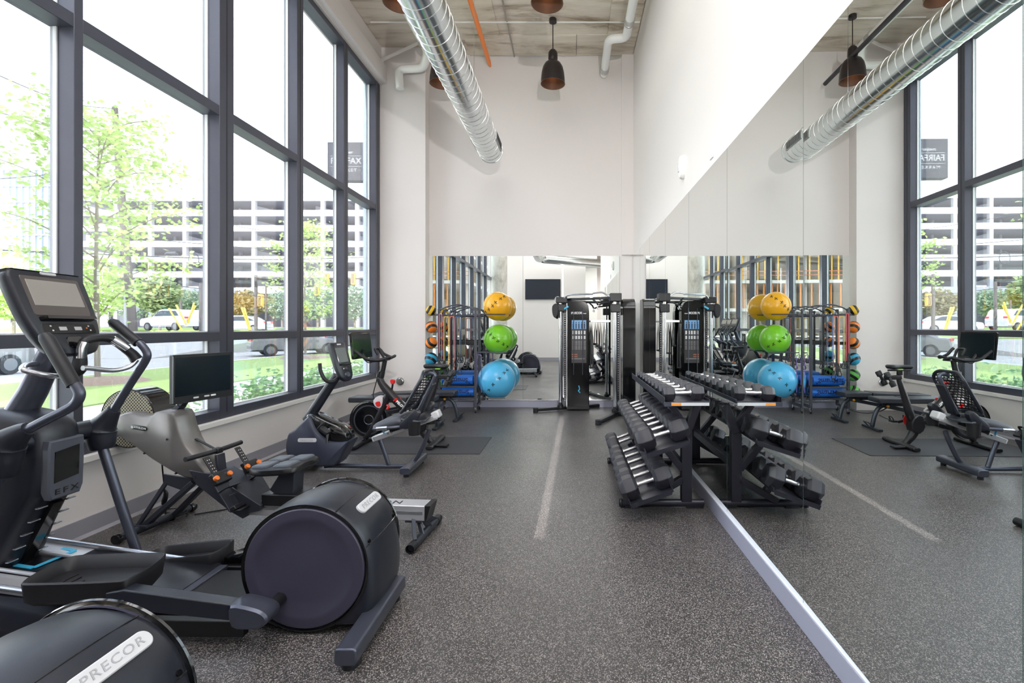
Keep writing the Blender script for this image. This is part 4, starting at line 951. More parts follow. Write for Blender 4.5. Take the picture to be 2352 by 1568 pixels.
text('lettering', 'PRECOR', mat('faint_ink', (166, 166, 170), .5), B1, (bx, 4.6185, bz), .018, (1, 0, 0), (0, 0, 1), sx=1.2, spacing=1.1)
P, R = smoothline([Vector((*XZ(706, 965, by), 0)), Vector((*XZ(745, 905, by), 0)), Vector((*XZ(774, 862, by), 0))], [.05, .046, .04], 5)
put('mast', MB().tube([(p.x, by, p.y) for p in P], R, 16), M_el, B1)
Mk = frame_at((-2.225, 4.745, 1.06), Vector((.04, .24, 0)), Vector((.115, 0, -.36))*-1)
q = MB(); q.puff(curve2([(-.115, .185), (-.12, .05), (-.105, -.09), (-.075, -.165), (0, -.195), (.075, -.165), (.105, -.09), (.12, .05), (.115, .185), (.07, .20), (-.07, .20)], 3), [(-.06, .03), (-.045, .006), (-.01, 0), (0, .01)], 'xy'); xform(q, 0, Mk)
kc = put('console', q, M_el, B1, smooth=50)
onpanel(kc, 'screen', rrect(-.075, .075, -.005, .145, .006), 0, .003, mat('grey_screen', (104, 112, 112), .14), Mk, oB)
onpanel(kc, 'badge', rrect(-.03, .03, .17, .186, .004), 0, .004, M_lgrey, Mk, oB)
onpanel(kc, 'reading_ledge', rrect(-.08, .08, -.035, -.02, .004), 0, .025, M_blk, Mk, oB)
onpanel(kc, 'keypad', rrect(-.03, .03, -.08, -.05, .006), 0, .003, M_gblk, Mk, oB)
onpanel(kc, 'dial', [(.035*math.cos(i*PI/10), -.13+.03*math.sin(i*PI/10)) for i in range(20)], 0, .012, M_elm, Mk, oB, .006)
for s in (-1, 1):
    put('front_handlebar', MB().tube([(-2.25, by+s*.03, .92), (-2.27, by+s*.14, .88), (-2.31, by+s*.19, .90), (-2.35, by+s*.2, .98), (-2.36, by+s*.2, 1.06)], .017, 12, sub=5), M_rub, B1)
    ped = Vector((*XZ(756, 985, 4.6), 0)); pz = Vector((ped.x+.02*s, by+s*.2, ped.y-(.1 if s > 0 else 0)))
    put('crank', MB().bar((pz.x, by+s*.12, pz.z), (-2.33, by+s*.12, .29), .03, .018), M_chrome, B1, bevel=.003)
    put('pedal', MB().obox(pz, (.10, .09, .025), Matrix.Rotation(.6, 3, 'Y')).tube([pz+Vector((-.04, -.045, .02)), pz+Vector((-.01, -.035, .06)), pz+Vector((-.01, .035, .06)), pz+Vector((-.04, .045, .02))], .014, 8, sub=4, flat=.5), M_rub, B1, bevel=.004)
def TX(l, y=by): return [(*XZ(u, v, 4.7)[:1], y, XZ(u, v, 4.7)[1]) for u, v in l]
put('frame_tube', MB().tube(TX([(740, 1073), (770, 1072), (880, 1074), (930, 1072), (950, 1058), (962, 1038), (975, 1010), (983, 988)]), .0215, 14, sub=5), M_elm, B1)
put('rail_strut', MB().tube(TX([(888, 1070), (878, 1040), (867, 1010)]), .0215, 14), M_elm, B1)
rl = [Vector(p) for p in TX([(857, 1009), (1003, 957)])]
for s in (-1, 1): put('seat_rail', MB().bar(rl[0]+Vector((0, s*.045, 0)), rl[1]+Vector((0, s*.045, 0)), .022, .05), M_alu, B1, bevel=.006)
put('rail_end', MB().bar(rl[0]+Vector((-.012, 0, -.004)), rl[0]+Vector((.02, 0, .007)), .112, .052), M_lgrey, B1, bevel=.01)
put('rail_end', MB().bar(rl[1]+Vector((-.05, 0, .0)), rl[1]+Vector((.02, 0, .03)), .115, .075), M_lgrey, B1, bevel=.014)
sc = [Vector(p) for p in TX([(893, 985), (962, 962)])]
put('seat_carriage', MB().bar(sc[0]+Vector((0, 0, .012)), sc[1]+Vector((0, 0, .012)), .125, .10), M_blk, B1, bevel=.006)
bol = MB()
for u, v in ((921, 982), (893, 994), (901, 992)):
    p = Vector(TX([(u, v)])[0]); put('bolt', MB().cyl(p+Vector((0, -.062, 0)), p+Vector((0, -.07, 0)), .008, 8), M_chrome, B1)
bol.bm.free()
put('release_lever', MB().tube([Vector(p)+Vector((0, dy, 0)) for p, dy in zip(TX([(882, 996), (880, 984), (870, 978), (872, 976), (886, 973), (890, 976)]), (-.05, -.06, -.08, .02, .06, .05))], .008, 8, sub=3), M_cyan, B1)
# seat
put('seat_cushion', MB().puff(curve2([(-1.86, .43), (-1.87, .47), (-1.82, .50), (-1.72, .535), (-1.63, .55), (-1.58, .53), (-1.58, .48), (-1.65, .455), (-1.75, .43), (-1.82, .415)], 3), [(4.54, .03), (4.56, .008), (4.62, 0), (4.88, 0), (4.94, .008), (4.96, .03)]), mat('seat_vinyl', (74, 76, 84), .45), B1, smooth=50)
for s in (-1, 1):
    put('side_grip', MB().tube([(-1.55, by+s*.2, .47), (-1.66, by+s*.25, .465), (-1.8, by+s*.26, .455), (-1.85, by+s*.2, .44)], .0165, 12, sub=4), M_elm, B1)
    put('pulse_plate', MB().tube([(-1.70, by+s*.262, .463), (-1.80, by+s*.262, .456)], .0185, 12), M_chrome, B1)
    put('armrest_pod', MB().puff(curve2([(-1.585, .50), (-1.50, .58), (-1.44, .63), (-1.40, .60), (-1.44, .52), (-1.5, .46), (-1.56, .46)], 2), [(by+s*.21, .01), (by+s*.215, 0), (by+s*.27, 0), (by+s*.275, .01)]), M_el, B1, smooth=50)
    put('cup_holder', MB().lathe([(0, -.13), (.05, -.13), (.058, 0), (.053, 0), (.047, -.12), (0, -.12)], (-1.45, by+s*.26, .53), (0, 0, 1), 20), M_blk, B1)
put('tray', MB().puff([(-1.60, by-.20), (-1.40, by-.31), (-1.34, by-.25), (-1.36, by), (-1.34, by+.25), (-1.40, by+.31), (-1.60, by+.20)], [(.525, .0), (.54, .004)], 'xy'), M_el, B1, bevel=.003)
# mesh backrest
bt, bb = Vector((-1.40, by, .965)), Vector((-1.575, by, .56)); up_ = (bt-bb); Hh = up_.length
Mb2 = frame_at((bt+bb)/2, (0, 1, 0), up_)
fr_ = rrect(-.2, .2, -Hh/2, Hh/2, .10, 6)
def curved(p): return Vector((p[0], p[1], -.05*(1-(p[0]/.2)**2)+.03*math.sin(p[1]*4)))
q = MB(); q.tube([curved(p) for p in fr_], .016, 10, True); xform(q, 0, Mb2); put('backrest_frame', q, M_el, B1)
q = MB(); nrow = 13
for i in range(nrow+1):
    b_ = -Hh/2+.02+(Hh-.04)*i/nrow; wd = .19 if abs(b_) < Hh/2-.1 else .19-.1*(1-math.sqrt(max(0, 1-((abs(b_)-(Hh/2-.1))/.1)**2)))
    for j in range(8):
        a0, a1 = -wd+2*wd*j/8, -wd+2*wd*(j+1)/8
        q.bar(curved((a0, b_)), curved((a1, b_)), .004, .011, up=(0, 1, .01))
    for j in range(9):
        a = -wd+2*wd*(j+.5*(i % 2))/8.5
        if abs(a) < wd and i < nrow: q.bar(curved((a, b_)), curved((a, b_+(Hh-.04)/nrow)), .011, .004, up=(0, 0, 1))
xform(q, 0, Mb2); mo = put('backrest_mesh', q, M_rub, B1, smooth=0); mo['kind'] = 'stuff'
put('back_tube', MB().tube([(-1.53, by, .5), (-1.47, by, .62), (-1.38, by, .80), (-1.33, by, .92), (-1.37, by, .945), (-1.42, by, .93)], .02, 12, sub=4), M_elm, B1)
put('back_shell', MB().bar((-1.46, by, .56), (-1.34, by, .85), .12, .03), M_el, B1, bevel=.01)
put('rear_foot', MB().prism(rrect(-1.585, -1.485, .03, .095, .02, 4), 4.48, 5.02), M_elm, B1, bevel=.006)
put('front_foot', MB().prism(rrect(-2.64, -2.55, .02, .08, .02, 4), 4.5, 5.0), M_elm, B1, bevel=.006)
for x, y in ((-1.535, 4.52), (-1.535, 4.98), (-2.6, 4.55), (-2.6, 4.95)): put('levelling_foot', MB().cyl((x, y, 0), (x, y, .03), .025, 12), M_rub, B1)

# ---------------------------------------------------------------- spin bike on its mat
mt = tag(put('floor_mat', MB().box(-2.95, -1.0, 5.32, 6.14, 0, .007), mat('mat_black', (58, 58, 62), .55, bump=.2, bscale=150), bevel=.003), 'thin black floor mat under the spin bike', 'mat')
P1 = thing('spin_bike', 'black spin bike with red details and a tilted screen on the mat', 'exercise bike', (-2.0, 5.75, .007))
oP = wpos(P1); py = 5.75
M_pb = mat('satin_black', (38, 37, 40), .38, .2); M_red = mat('red_plastic', (214, 40, 42), .35)
def PP(l, dy=0): return [Vector((XZ(u, v, py)[0], py+dy, XZ(u, v, py)[1])) for u, v in l]
put('down_tube', MB().tube(PP([(872, 868), (878, 882), (895, 903), (925, 935), (955, 962), (966, 975)]), [.038, .042, .055, .045, .045, .05], 14, sub=5), M_pb, P1)
put('fork', MB().tube(PP([(893, 905), (884, 925), (868, 960), (850, 992), (838, 1006)]), [.05, .042, .036, .034, .03], 14, sub=5), M_pb, P1)
put('head_post', MB().tube(PP([(884, 826), (880, 845), (873, 870)]), [.028, .03, .036], 14), M_pb, P1)
put('post_clamp', MB().tube(PP([(876, 853), (873, 866)]), [.042, .045], 14), M_blk, P1)
put('seat_tube', MB().tube(PP([(1006, 862), (1001, 880), (990, 915), (981, 945), (970, 970), (972, 990), (985, 1008), (1000, 1020)]), [.026, .03, .038, .048, .055, .05, .042, .035], 14, sub=5), M_pb, P1)
fl = PP([(848, 958)])[0]; fl.z = .30
put('flywheel', MB().lathe([(0, -.012), (.12, -.012), (.14, -.02), (.205, -.02), (.21, 0), (.205, .02), (.14, .02), (.12, .012), (0, .012)], fl, (0, 1, 0), 48), M_gblk, P1)
put('flywheel_rim', MB().lathe([(.16, -.022), (.168, -.024), (.176, -.022)], fl, (0, 1, 0), 48).lathe([(.05, -.014), (.055, -.018), (.06, -.014)], fl, (0, 1, 0), 32), M_elm, P1)
put('flywheel_guard', MB().lathe([(.222, -.026), (.226, -.02), (.226, .02), (.222, .026)], fl, (0, 1, 0), 48), M_pb, P1)
put('brake_shield', MB().puff(curve2(PP2 := [(p.x, p.z) for p in PP([(861, 918), (872, 908), (882, 915), (880, 930), (874, 936), (864, 930)])], 2), [(py-.05, .01), (py-.045, 0), (py+.045, 0), (py+.05, .01)]), mat('pale_shield', (206, 196, 198), .3), P1)
put('shield_mark', MB().puff(curve2([(p.x, p.z) for p in PP([(866, 923), (876, 920), (878, 930), (870, 932)])], 2), [(py-.051, 0), (py-.053, .002)]), M_red, P1)
put('drive_cover', MB().puff(curve2([(p.x, p.z) for p in PP([(958, 950), (972, 950), (982, 965), (980, 985), (964, 990), (952, 975)])], 2), [(py-.06, .012), (py-.05, 0), (py+.05, 0), (py+.06, .012)]), M_pb, P1)
put('chainring_red', MB().lathe([(.0, 0), (.085, 0), (.085, .008), (0, .008)], Vector((-1.76, py+.062, .30)), (0, 1, 0), 24), M_red, P1)
cr = Vector((-1.8, py, .31))
for s, a in ((-1, 2.9), (1, -.25)):
    e = cr+Vector((math.cos(a)*.17, s*.11, math.sin(a)*.17))
    put('crank', MB().bar(cr+Vector((0, s*.1, 0)), e+Vector((0, -s*.01, 0)), .016, .03), M_pb, P1, bevel=.003)
    put('pedal', MB().obox(e+Vector((0, s*.05, 0)), (.10, .08, .022)).tube([e+Vector((.03, s*.02, .01)), e+Vector((.05, s*.02, .05)), e+Vector((.05, s*.08, .05)), e+Vector((.03, s*.08, .01))], .008, 6, sub=3), M_blk, P1, bevel=.003)
put('tension_stem', MB().cyl(PP([(899, 900)])[0], PP([(902, 882)])[0], .012, 10), M_blk, P1)
put('tension_knob', MB().puff(curve2([(p.x, p.z) for p in PP([(897, 872), (902, 871), (907, 873), (906, 880), (902, 882), (898, 879)])], 3), [(py-.025, .006), (py-.015, 0), (py+.015, 0), (py+.025, .006)]), M_red, P1)
put('red_lever', MB().tube(PP([(892, 928), (896, 932), (893, 938)], -.05), .014, 8, sub=3), M_red, P1)
dt = (PP([(935, 938)])[0]-PP([(914, 919)])[0]).normalized()
cdt = PP([(924, 928)])[0]; cdt.y = py-.058
text('lettering', 'PELOTON', M_wht, P1, cdt+dt*.025, .028, dt, Vector((-dt.z, 0, dt.x)), bold=.002, sx=.95, spacing=1.1)
cd2 = PP([(924, 928)])[0]; cd2.y = py+.058
text('lettering', 'PELOTON', M_wht, P1, cd2+dt*.025, .028, -dt, Vector((-dt.z, 0, dt.x)), bold=.002, sx=.95, spacing=1.1)
text('logo_mark', 'P', M_red, P1, cd2-dt*.085, .042, -dt, Vector((-dt.z, 0, dt.x)), bold=.004)
text('logo_mark', 'P', M_red, P1, cdt-dt*.085, .042, dt, Vector((-dt.z, 0, dt.x)), bold=.004)
# handlebar
hbz = lambda u, v, dy: PP([(u, v)], dy)[0]
put('handlebar', MB().tube([hbz(898, 822, -.02), hbz(900, 818, .1), hbz(885, 822, .2), hbz(866, 815, .22), hbz(858, 806, .22), hbz(852, 800, .215)], .017, 12, sub=5), M_rub, P1)
put('handlebar', MB().tube([hbz(898, 822, -.02), hbz(902, 819, -.12), hbz(886, 824, -.2), hbz(862, 822, -.22), hbz(845, 812, -.22), hbz(832, 803, -.215)], .017, 12, sub=5), M_rub, P1)
put('handlebar', MB().tube([hbz(884, 824, .0), hbz(872, 812, .05), hbz(866, 802, .06), hbz(863, 800, 0), hbz(866, 802, -.06), hbz(872, 814, -.05)], .014, 10, sub=4), M_rub, P1)
put('handlebar_bridge', MB().bar(hbz(880, 827, -.17), hbz(880, 827, .17), .05, .022), M_pb, P1, bevel=.008)
Mp = frame_at((-2.475, py+.0, 1.185), Vector((.0, .5, 0)), Vector((-.03, 0, .3)))
q = MB(); q.puff(rrect(-.26, .26, -.155, .155, .012), [(-.03, .01), (-.02, 0), (0, 0)], 'xy'); xform(q, 0, Mp)
scn = put('screen_housing', q, M_gblk, P1)
onpanel(scn, 'screen', rrect(-.245, .245, -.135, .143, .003), 0, .002, M_dscr, Mp, oP)
put('screen_arm', MB().tube([(-2.49, py, 1.10), (-2.43, py, 1.02), (-2.33, py, 1.0), (-2.23, py, 1.02)], .018, 10, sub=4), M_pb, P1)
put('screen_cable', MB().tube([(-2.46, py-.05, 1.05), (-2.38, py-.05, .98), (-2.27, py-.05, 1.0), (-2.28, py-.05, .8), (-2.33, py-.04, .6), (-2.3, py-.04, .52)], .006, 6, sub=5), M_blk, P1)
# saddle and rear weights
sd = MB(); sd.puff(curve2([(-.16, 0), (-.12, .022), (0, .03), (.07, .07), (.12, .075), (.135, 0), (.12, -.075), (.07, -.07), (0, -.03), (-.12, -.022)], 3), [(-.03, .018), (-.015, .004), (.0, 0), (.012, .006), (.018, .02)], 'xy')
c_ = PP([(1003, 840)])[0]; xform(sd, 0, Matrix.Translation(c_))
put('saddle', sd, M_rub, P1, smooth=50)
put('saddle_rail', MB().bar(c_+Vector((-.12, 0, -.045)), c_+Vector((.13, 0, -.045)), .04, .018).bar(c_+Vector((0, 0, -.045)), c_+Vector((.0, 0, -.10)), .04, .05), M_blk, P1, bevel=.004)
put('saddle_lever', MB().bar(c_+Vector((.0, -.05, -.03)), c_+Vector((.06, -.07, -.03)), .02, .01), mat('lime_tag', (140, 200, 70), .4), P1)
wz = PP([(1020, 866)])[0]
put('weight_cradle', MB().bar(PP([(1000, 864)])[0], PP([(1036, 866)])[0], .06, .05), M_pb, P1, bevel=.01)
for s in (-1, 1):
    wt = put('hand_weight', MB().lathe([(0, -.09), (.03, -.09), (.034, -.08), (.034, -.03), (.018, -.02), (.018, .02), (.034, .03), (.034, .08), (.03, .09), (0, .09)], wz+Vector((.07, s*.08, -.01)), (.4, .3, 1), 14), M_rub, P1)
put('rear_stabiliser', MB().prism(rrect(-1.64, -1.56, .0+.012, .055, .02, 4), py-.29, py+.29), M_pb, P1, bevel=.006)
put('front_stabiliser', MB().prism(rrect(-2.52, -2.43, .0+.012, .05, .02, 4), py-.3, py+.3), M_pb, P1, bevel=.006)
put('front_wheel_fork', MB().bar((-2.47, py, .03), (-2.42, py, .07), .06, .04), M_pb, P1)
for x in (-1.6, -2.475):
    for s in (-1, 1):
        put('levelling_foot', MB().cyl((x, py+s*.26, .007), (x, py+s*.26, .03), .022, 12), M_rub, P1)
put('foot_pad', MB().obox((-1.5, py-.13, .03), (.16, .09, .02), Matrix.Rotation(-.2, 3, 'Z')), M_rub, P1, bevel=.006)

# ---------------------------------------------------------------- weight benches
M_vin = mat('black_vinyl', (48, 50, 56), .42); M_bf = mat('bench_frame', (52, 58, 66), .35, .4)
def bench(label, xr, xl, y, zt, tilt):
    t = thing('weight_bench', label, 'bench', ((xr+xl)/2, y, 0), 'weight benches')
    xm = xr-(xr-xl)*.32
    put('seat_pad', MB().puff(rrect(xm+.015, xr, zt-.07, zt, .02), [(y-.14, .01), (y-.13, 0), (y+.13, 0), (y+.14, .01)]), M_vin, t)
    q = MB(); q.puff(rrect(-(xm-xl), 0, -.07, 0, .02), [(-.14, .01), (-.13, 0), (.13, 0), (.14, .01)]); xform(q, 0, Matrix.Translation((xm-.01, y, zt)) @ Matrix.Rotation(tilt, 4, 'Y'))
    put('back_pad', q, M_vin, t)
    put('spine', MB().bar((xr-.1, y, zt-.11), (xl+.15, y, .14), .06, .05), M_bf, t, bevel=.004)
    put('front_leg', MB().tube([(xm-.05, y, zt-.10), (xr-.2, y, zt-.10), (xr-.08, y, zt-.14), (xr-.02, y, zt-.24), (xr+.02, y, .03)], .028, 12, sub=5), M_bf, t)
    put('front_foot', MB().bar((xr+.02, y-.2, .02), (xr+.02, y+.2, .02), .06, .03), M_bf, t, bevel=.004)
    put('foot_handle', MB().tube([(xr+.03, y-.06, .03), (xr+.1, y-.06, .10), (xr+.1, y+.06, .10), (xr+.03, y+.06, .03)], .008, 8), M_bf, t)
    put('rear_leg', MB().bar((xl+.2, y, .15), (xl+.12, y, .03), .05, .05), M_bf, t, bevel=.004)
    put('rear_foot', MB().bar((xl+.12, y-.28, .025), (xl+.12, y+.28, .025), .06, .05), M_bf, t, bevel=.006)
    arc = [(xm-.02-.34*math.cos(a), y+.05, zt-.16-.17*math.sin(a)) for a in [i*PI/10 for i in range(1, 9)]]
    put('adjust_arc', MB().tube(arc, .02, 8, flat=.35), M_bf, t)
    put('pull_knob', MB().ball((xr-.17, y-.04, zt-.12), .02, 10), mat('amber_knob', (226, 160, 40), .3), t)
    return t
bench('black adjustable bench nearer the spin bike mat', -1.86, -3.02, 6.72, .44, .0)
bench('black adjustable bench farther back, under the mat rack', -1.72, -2.95, 7.30, .44, -.04)
# ---------------------------------------------------------------- accessory rack with balls, bands and rolled mats
M_rk = mat('rack_steel', (88, 90, 98), .35, .5)
K = thing('accessory_rack', 'grey steel accessory rack in front of the far mirror', 'rack', (-1.85, 8.05, 0))
rx0, rx1, ry0, ry1 = -2.14, -1.545, 7.88, 8.22
for x, y in ((rx0, ry0), (rx0, ry1), (rx1, ry0), (rx1, ry1)):
    put('post', MB().box(x-.02, x+.02, y-.02, y+.02, .09, 1.7), M_rk, K, bevel=.004)
    put('castor', MB().cyl((x-.012, y, .03), (x+.012, y, .03), .03, 14), M_rub, K)
    put('castor_fork', MB().box(x-.016, x+.016, y-.012, y+.012, .03, .10), M_chrome, K, bevel=.003)
for y in (ry0, ry1):
    put('top_rail', MB().bar((rx0-.05, y, 1.60), (rx1+.08, y, 1.60), .03, .03), M_rk, K, bevel=.003)
    put('top_arc', MB().tube([(rx0, y, 1.66), (rx0+.1, y, 1.72), (-1.84, y, 1.765), (rx1-.1, y, 1.72), (rx1, y, 1.66)], .011, 8, sub=4), M_rk, K)
    put('middle_rail', MB().bar((rx0, y, 1.14), (rx1, y, 1.14), .03, .05), M_blk, K, bevel=.003)
    for z in (.235, .425): put('shelf_rail', MB().bar((rx0, y, z), (rx1, y, z), .025, .025), M_rk, K, bevel=.003)
put('base_rail', MB().bar((rx0, ry0, .11), (rx0, ry1, .11), .04, .04), M_rk, K, bevel=.003)
put('base_rail', MB().bar((rx1, ry0, .11), (rx1, ry1, .11), .04, .04), M_rk, K, bevel=.003)
for z in (.235, .425):
    for j in range(3): put('shelf_bar', MB().bar((rx0, ry0+.08+.09*j, z-.008), (rx1, ry0+.08+.09*j, z-.008), .015, .012), M_rk, K)
for i in range(7):
    x = rx0+.05+.083*i
    put('band_hook', MB().tube([(x, ry0, 1.6), (x, ry0-.03, 1.6), (x, ry0-.055, 1.605), (x, ry0-.06, 1.625)], .006, 6), M_chrome, K)
# exercise balls
def exball(label, c, r, col, seed, bars):
    t = thing('exercise_ball', label, 'ball', (c[0], c[1], c[2]-r))
    put('ball_skin', MB().ball(c, r, 48), mat('ball_%d' % seed, col, .28, coat=.2), t)
    C_ = Vector(c); rd = random.Random(seed)
    for i in range(6):
        f = (i-2.5)*.38
        n = Vector({1: (math.sin(f)*.8-.1, -math.cos(f), math.sin(f)*.62+.1), 2: (math.sin(f)*.75, -math.cos(f), -math.sin(f)*.6+.05), 3: (math.sin(f)*.75+.12, -math.cos(f), math.sin(f)*.85)}[seed]).normalized()
        g2 = MB(); k = rd.random()*6
        def on(a, b_):
            x_ = n.cross(Vector((0, 0, 1))).normalized()*-1; y_ = n.cross(x_)*-1
            return C_+(n*r+x_*a+y_*b_).normalized()*(r+.0005)
        R_k = Matrix.Rotation(k, 2)
        def at(a, b_): q = R_k @ Vector((a, b_)); return on(q.x*1.5, q.y*1.5)
        g2.tube([at(-.012, -.008), at(-.004, .006), at(.006, .004), at(.016, -.004)], .0055, 5, sub=2)
        g2.tube([at(-.004, .006), at(.004, .018), at(.012, .016)], .0045, 5)
        g2.ball(at(-.012, .016), .009, 8)
        put('exercise_pictogram', g2, M_blk, t, smooth=0)
    put('seam_ring', MB().tube([(c[0]+math.sqrt(max(0, r*r-(bars-c[2])**2))*math.cos(i*PI/20), c[1]+math.sqrt(max(0, r*r-(bars-c[2])**2))*math.sin(i*PI/20), bars) for i in range(40)], .003, 5, True), mat('ball_seam_%d' % seed, [x*.72 for x in col], .4), t)
    return t
bd = [(( -1.225, 8.15, 1.752), .242, (244, 178, 32), 1, 1.62, 'yellow exercise ball on the top arms of the rack'), ((-1.212, 8.15, 1.194), .25, (122, 200, 44), 2, .985, 'lime green exercise ball on the middle arms of the rack'), ((-1.233, 8.10, .517), .315, (84, 180, 226), 3, .245, 'big sky blue exercise ball at the rack bottom')]
for c, r, col, sd_, zb_, l in bd:
    exball(l, c, r, col, sd_, zb_)
    g_ = math.sqrt(r*r-(c[2]-zb_)**2)
    for s in (-1, 1): put('ball_arm', MB().tube([(rx1, min(8.3, max(7.86, c[1]+s*g_)), zb_-.008), (c[0]+.16, min(8.4, c[1]+s*(g_+.008)), zb_-.008)], .009, 8), M_rk, K)
# medicine balls on the left side of the rack
mcol = [((238, 190, 40), 'yellow', 'topmost of the column'), ((238, 128, 40), 'upper orange', 'second in the column'), ((236, 132, 44), 'lower orange', 'third in the column'), ((52, 160, 200), 'blue', 'fourth in the column'), ((86, 176, 66), 'upper green', 'fifth in the column'), ((92, 182, 72), 'lower green', 'lowest of the column')]
for i, ((col, nme, pos), z) in enumerate(zip(mcol, (1.675, 1.40, 1.135, .875, .61, .34))):
    r = (.085, .098, .097, .105, .1, .1)[i]; c = (-2.32, 8.06, z)
    t = thing('medicine_ball', '%s and black medicine ball, %s beside the pilaster' % (nme, pos), 'ball', (c[0], c[1], z-r), 'medicine balls')
    put('ball_skin', MB().ball(c, r, 32), mat('medball_%d' % i, col, .45), t)
    rd = random.Random(i+5)
    ax = Vector((rd.gauss(0, 1), rd.gauss(0, .35), rd.gauss(0, 1))).normalized(); ax2 = ax.orthogonal()
    for a in (ax,):
        for h in (-.045, .045):
            put('black_panel', MB().lathe([(math.sqrt(r*r-q*q)+.001, q) for q in [h-.02+.04*k/6 for k in range(7)]], c, a, 32), M_blk, t)
    put('ball_cradle', MB().lathe([(.055, -r*.84), (.065, -r*.8), (.055, -r*.76)], c, (0, 0, 1), 16), M_rk, K).name = 'ball_cradle'
    put('cradle_arm', MB().bar((rx0, c[1], z-r*.84), (c[0]+.04, c[1], z-r*.84), .02, .012), M_rk, K)
# resistance bands
M_strap = mat('handle_black', (36, 36, 38), .5)
bcol = [((232, 80, 90), 'red', 1.62, .86), ((232, 196, 96), 'yellow', 1.57, .74), ((236, 128, 112), 'coral', 1.57, .70), ((72, 112, 170), 'blue', 1.57, .76), ((60, 62, 70), 'black', 1.57, .86), ((120, 100, 170), 'purple', .95, .34)]
for i, (col, nme, zt_, zb_) in enumerate(bcol):
    x = rx0+.035+.092*i; y = ry0-.045
    if nme == 'purple': x = rx1+.06; y = ry0
    wd = .035 if nme != 'red' else .02
    t = thing('resistance_band', '%s elastic exercise band with black handles on the rack hooks' % nme if nme != 'purple' else 'purple elastic exercise band hanging at the blue ball', 'band', (x, y, zt_), 'resistance bands')
    put('tubing', MB().tube([(x-wd, y, zb_+.12), (x-wd, y, zt_-.06), (x-wd*.6, y, zt_-.01), (x, y, zt_), (x+wd*.6, y, zt_-.01), (x+wd, y, zt_-.06), (x+wd, y, zb_)], .0062, 8, sub=3), mat('band_'+nme, col, .4), t)
    for s, z in ((-1, zb_+.12), (1, zb_)):
        put('band_handle', MB().tube([(x+s*wd, y, z), (x+s*wd-.035, y, z-.10), (x+s*wd-.028, y, z-.125), (x+s*wd+.028, y, z-.125), (x+s*wd+.035, y, z-.10)], .0085, 8, True), M_strap, t)
# rolled mats
def roll(label, x0, x1, y, z, r, txt):
    t = thing('rolled_mat', label, 'mat', ((x0+x1)/2, y, z-r), 'rolled exercise mats')
    sp = [(x0, y+(r-.0)*0, z)]
    prof = []
    n = 90
    o = []
    for k in range(n+1):
        a = k/n*2*PI*3.5; rr = .025+(r-.025)*k/n; o.append((y+rr*math.cos(a), z+rr*math.sin(a)))
    inn = [(y+(math.hypot(p[0]-y, p[1]-z)-.014)*math.cos(math.atan2(p[1]-z, p[0]-y)), z+(math.hypot(p[0]-y, p[1]-z)-.014)*math.sin(math.atan2(p[1]-z, p[0]-y))) for p in o]
    q = MB(); A = []
    for p_, i_ in zip(o, inn): A.append([q.bm.verts.new((x, b[0], b[1])) for x, b in ((x0, p_), (x1, p_), (x1, i_), (x0, i_))])
    for a, b in zip(A, A[1:]):
        for k in range(4): q.bm.faces.new((a[k], a[(k+1) % 4], b[(k+1) % 4], b[k]))
    q.bm.faces.new(A[0]); q.bm.faces.new(A[-1][::-1])
    put('mat_roll', q, mat('mat_blue', (28, 108, 206), .5), t, smooth=50)
    if txt: text('lettering', 'SmartMat', mat('navy_ink', (14, 40, 96), .5), t, (x1-.27, y-r-.001, z+.015), .072, (-1, 0, 0), (0, 0, -1), bold=.002)
    for x in (x0+.05, x1-.05): put('eyelet', MB().cyl((x, y-r*.93, z-.035), (x, y-r*1.0-.002, z-.037), .012, 10), mat('navy_ink', (14, 40, 96), .5), t)
    return t
roll('blue rolled mat in front on the upper rack shelf', rx0+.03, rx1-.06, 7.985, .437+.085, .085, True)
roll('blue rolled mat in front on the lower rack shelf', rx0+.03, rx1-.04, 7.985, .247+.083, .083, True)
roll('blue rolled mat behind on the upper rack shelf', rx0+.05, rx1-.03, 8.155, .437+.082, .082, False)
roll('blue rolled mat behind on the lower rack shelf', rx0+.05, rx1-.03, 8.155, .247+.082, .082, False)

# ---------------------------------------------------------------- cable machine
Q = thing('cable_machine', 'black cable training machine with chrome columns in the mirrored corner', 'machine', (.45, 7.9, 0))
M_shr = mat('smoked_shroud', (12, 13, 15), .08, spec=.35)
sp_ = [(-.055, .06), (-.055, 1.80), (-.03, 1.84), (.20, 1.84), (.26, 1.82), (.30, 1.76), (.315, 1.66), (.315, .06)]
put('weight_shroud', MB().prism(sp_, 8.1, 8.3), M_shr, Q, bevel=.008)
put('shroud_edge', MB().bar((-.06, 8.1, .06), (-.06, 8.1, 1.84), .012, .03, up=(0, 1, 0)), M_silver, Q)
pc = put('placard', MB().box(.02, .27, 8.096, 8.1, .80, 1.52), mat('placard_black', (46, 44, 46), .4), Q, smooth=0)
put('placard_header', MB().box(.024, .266, 8.094, 8.096, 1.37, 1.515), mat('placard_blue', (120, 176, 226), .4), pc, smooth=0, off=wpos(Q))
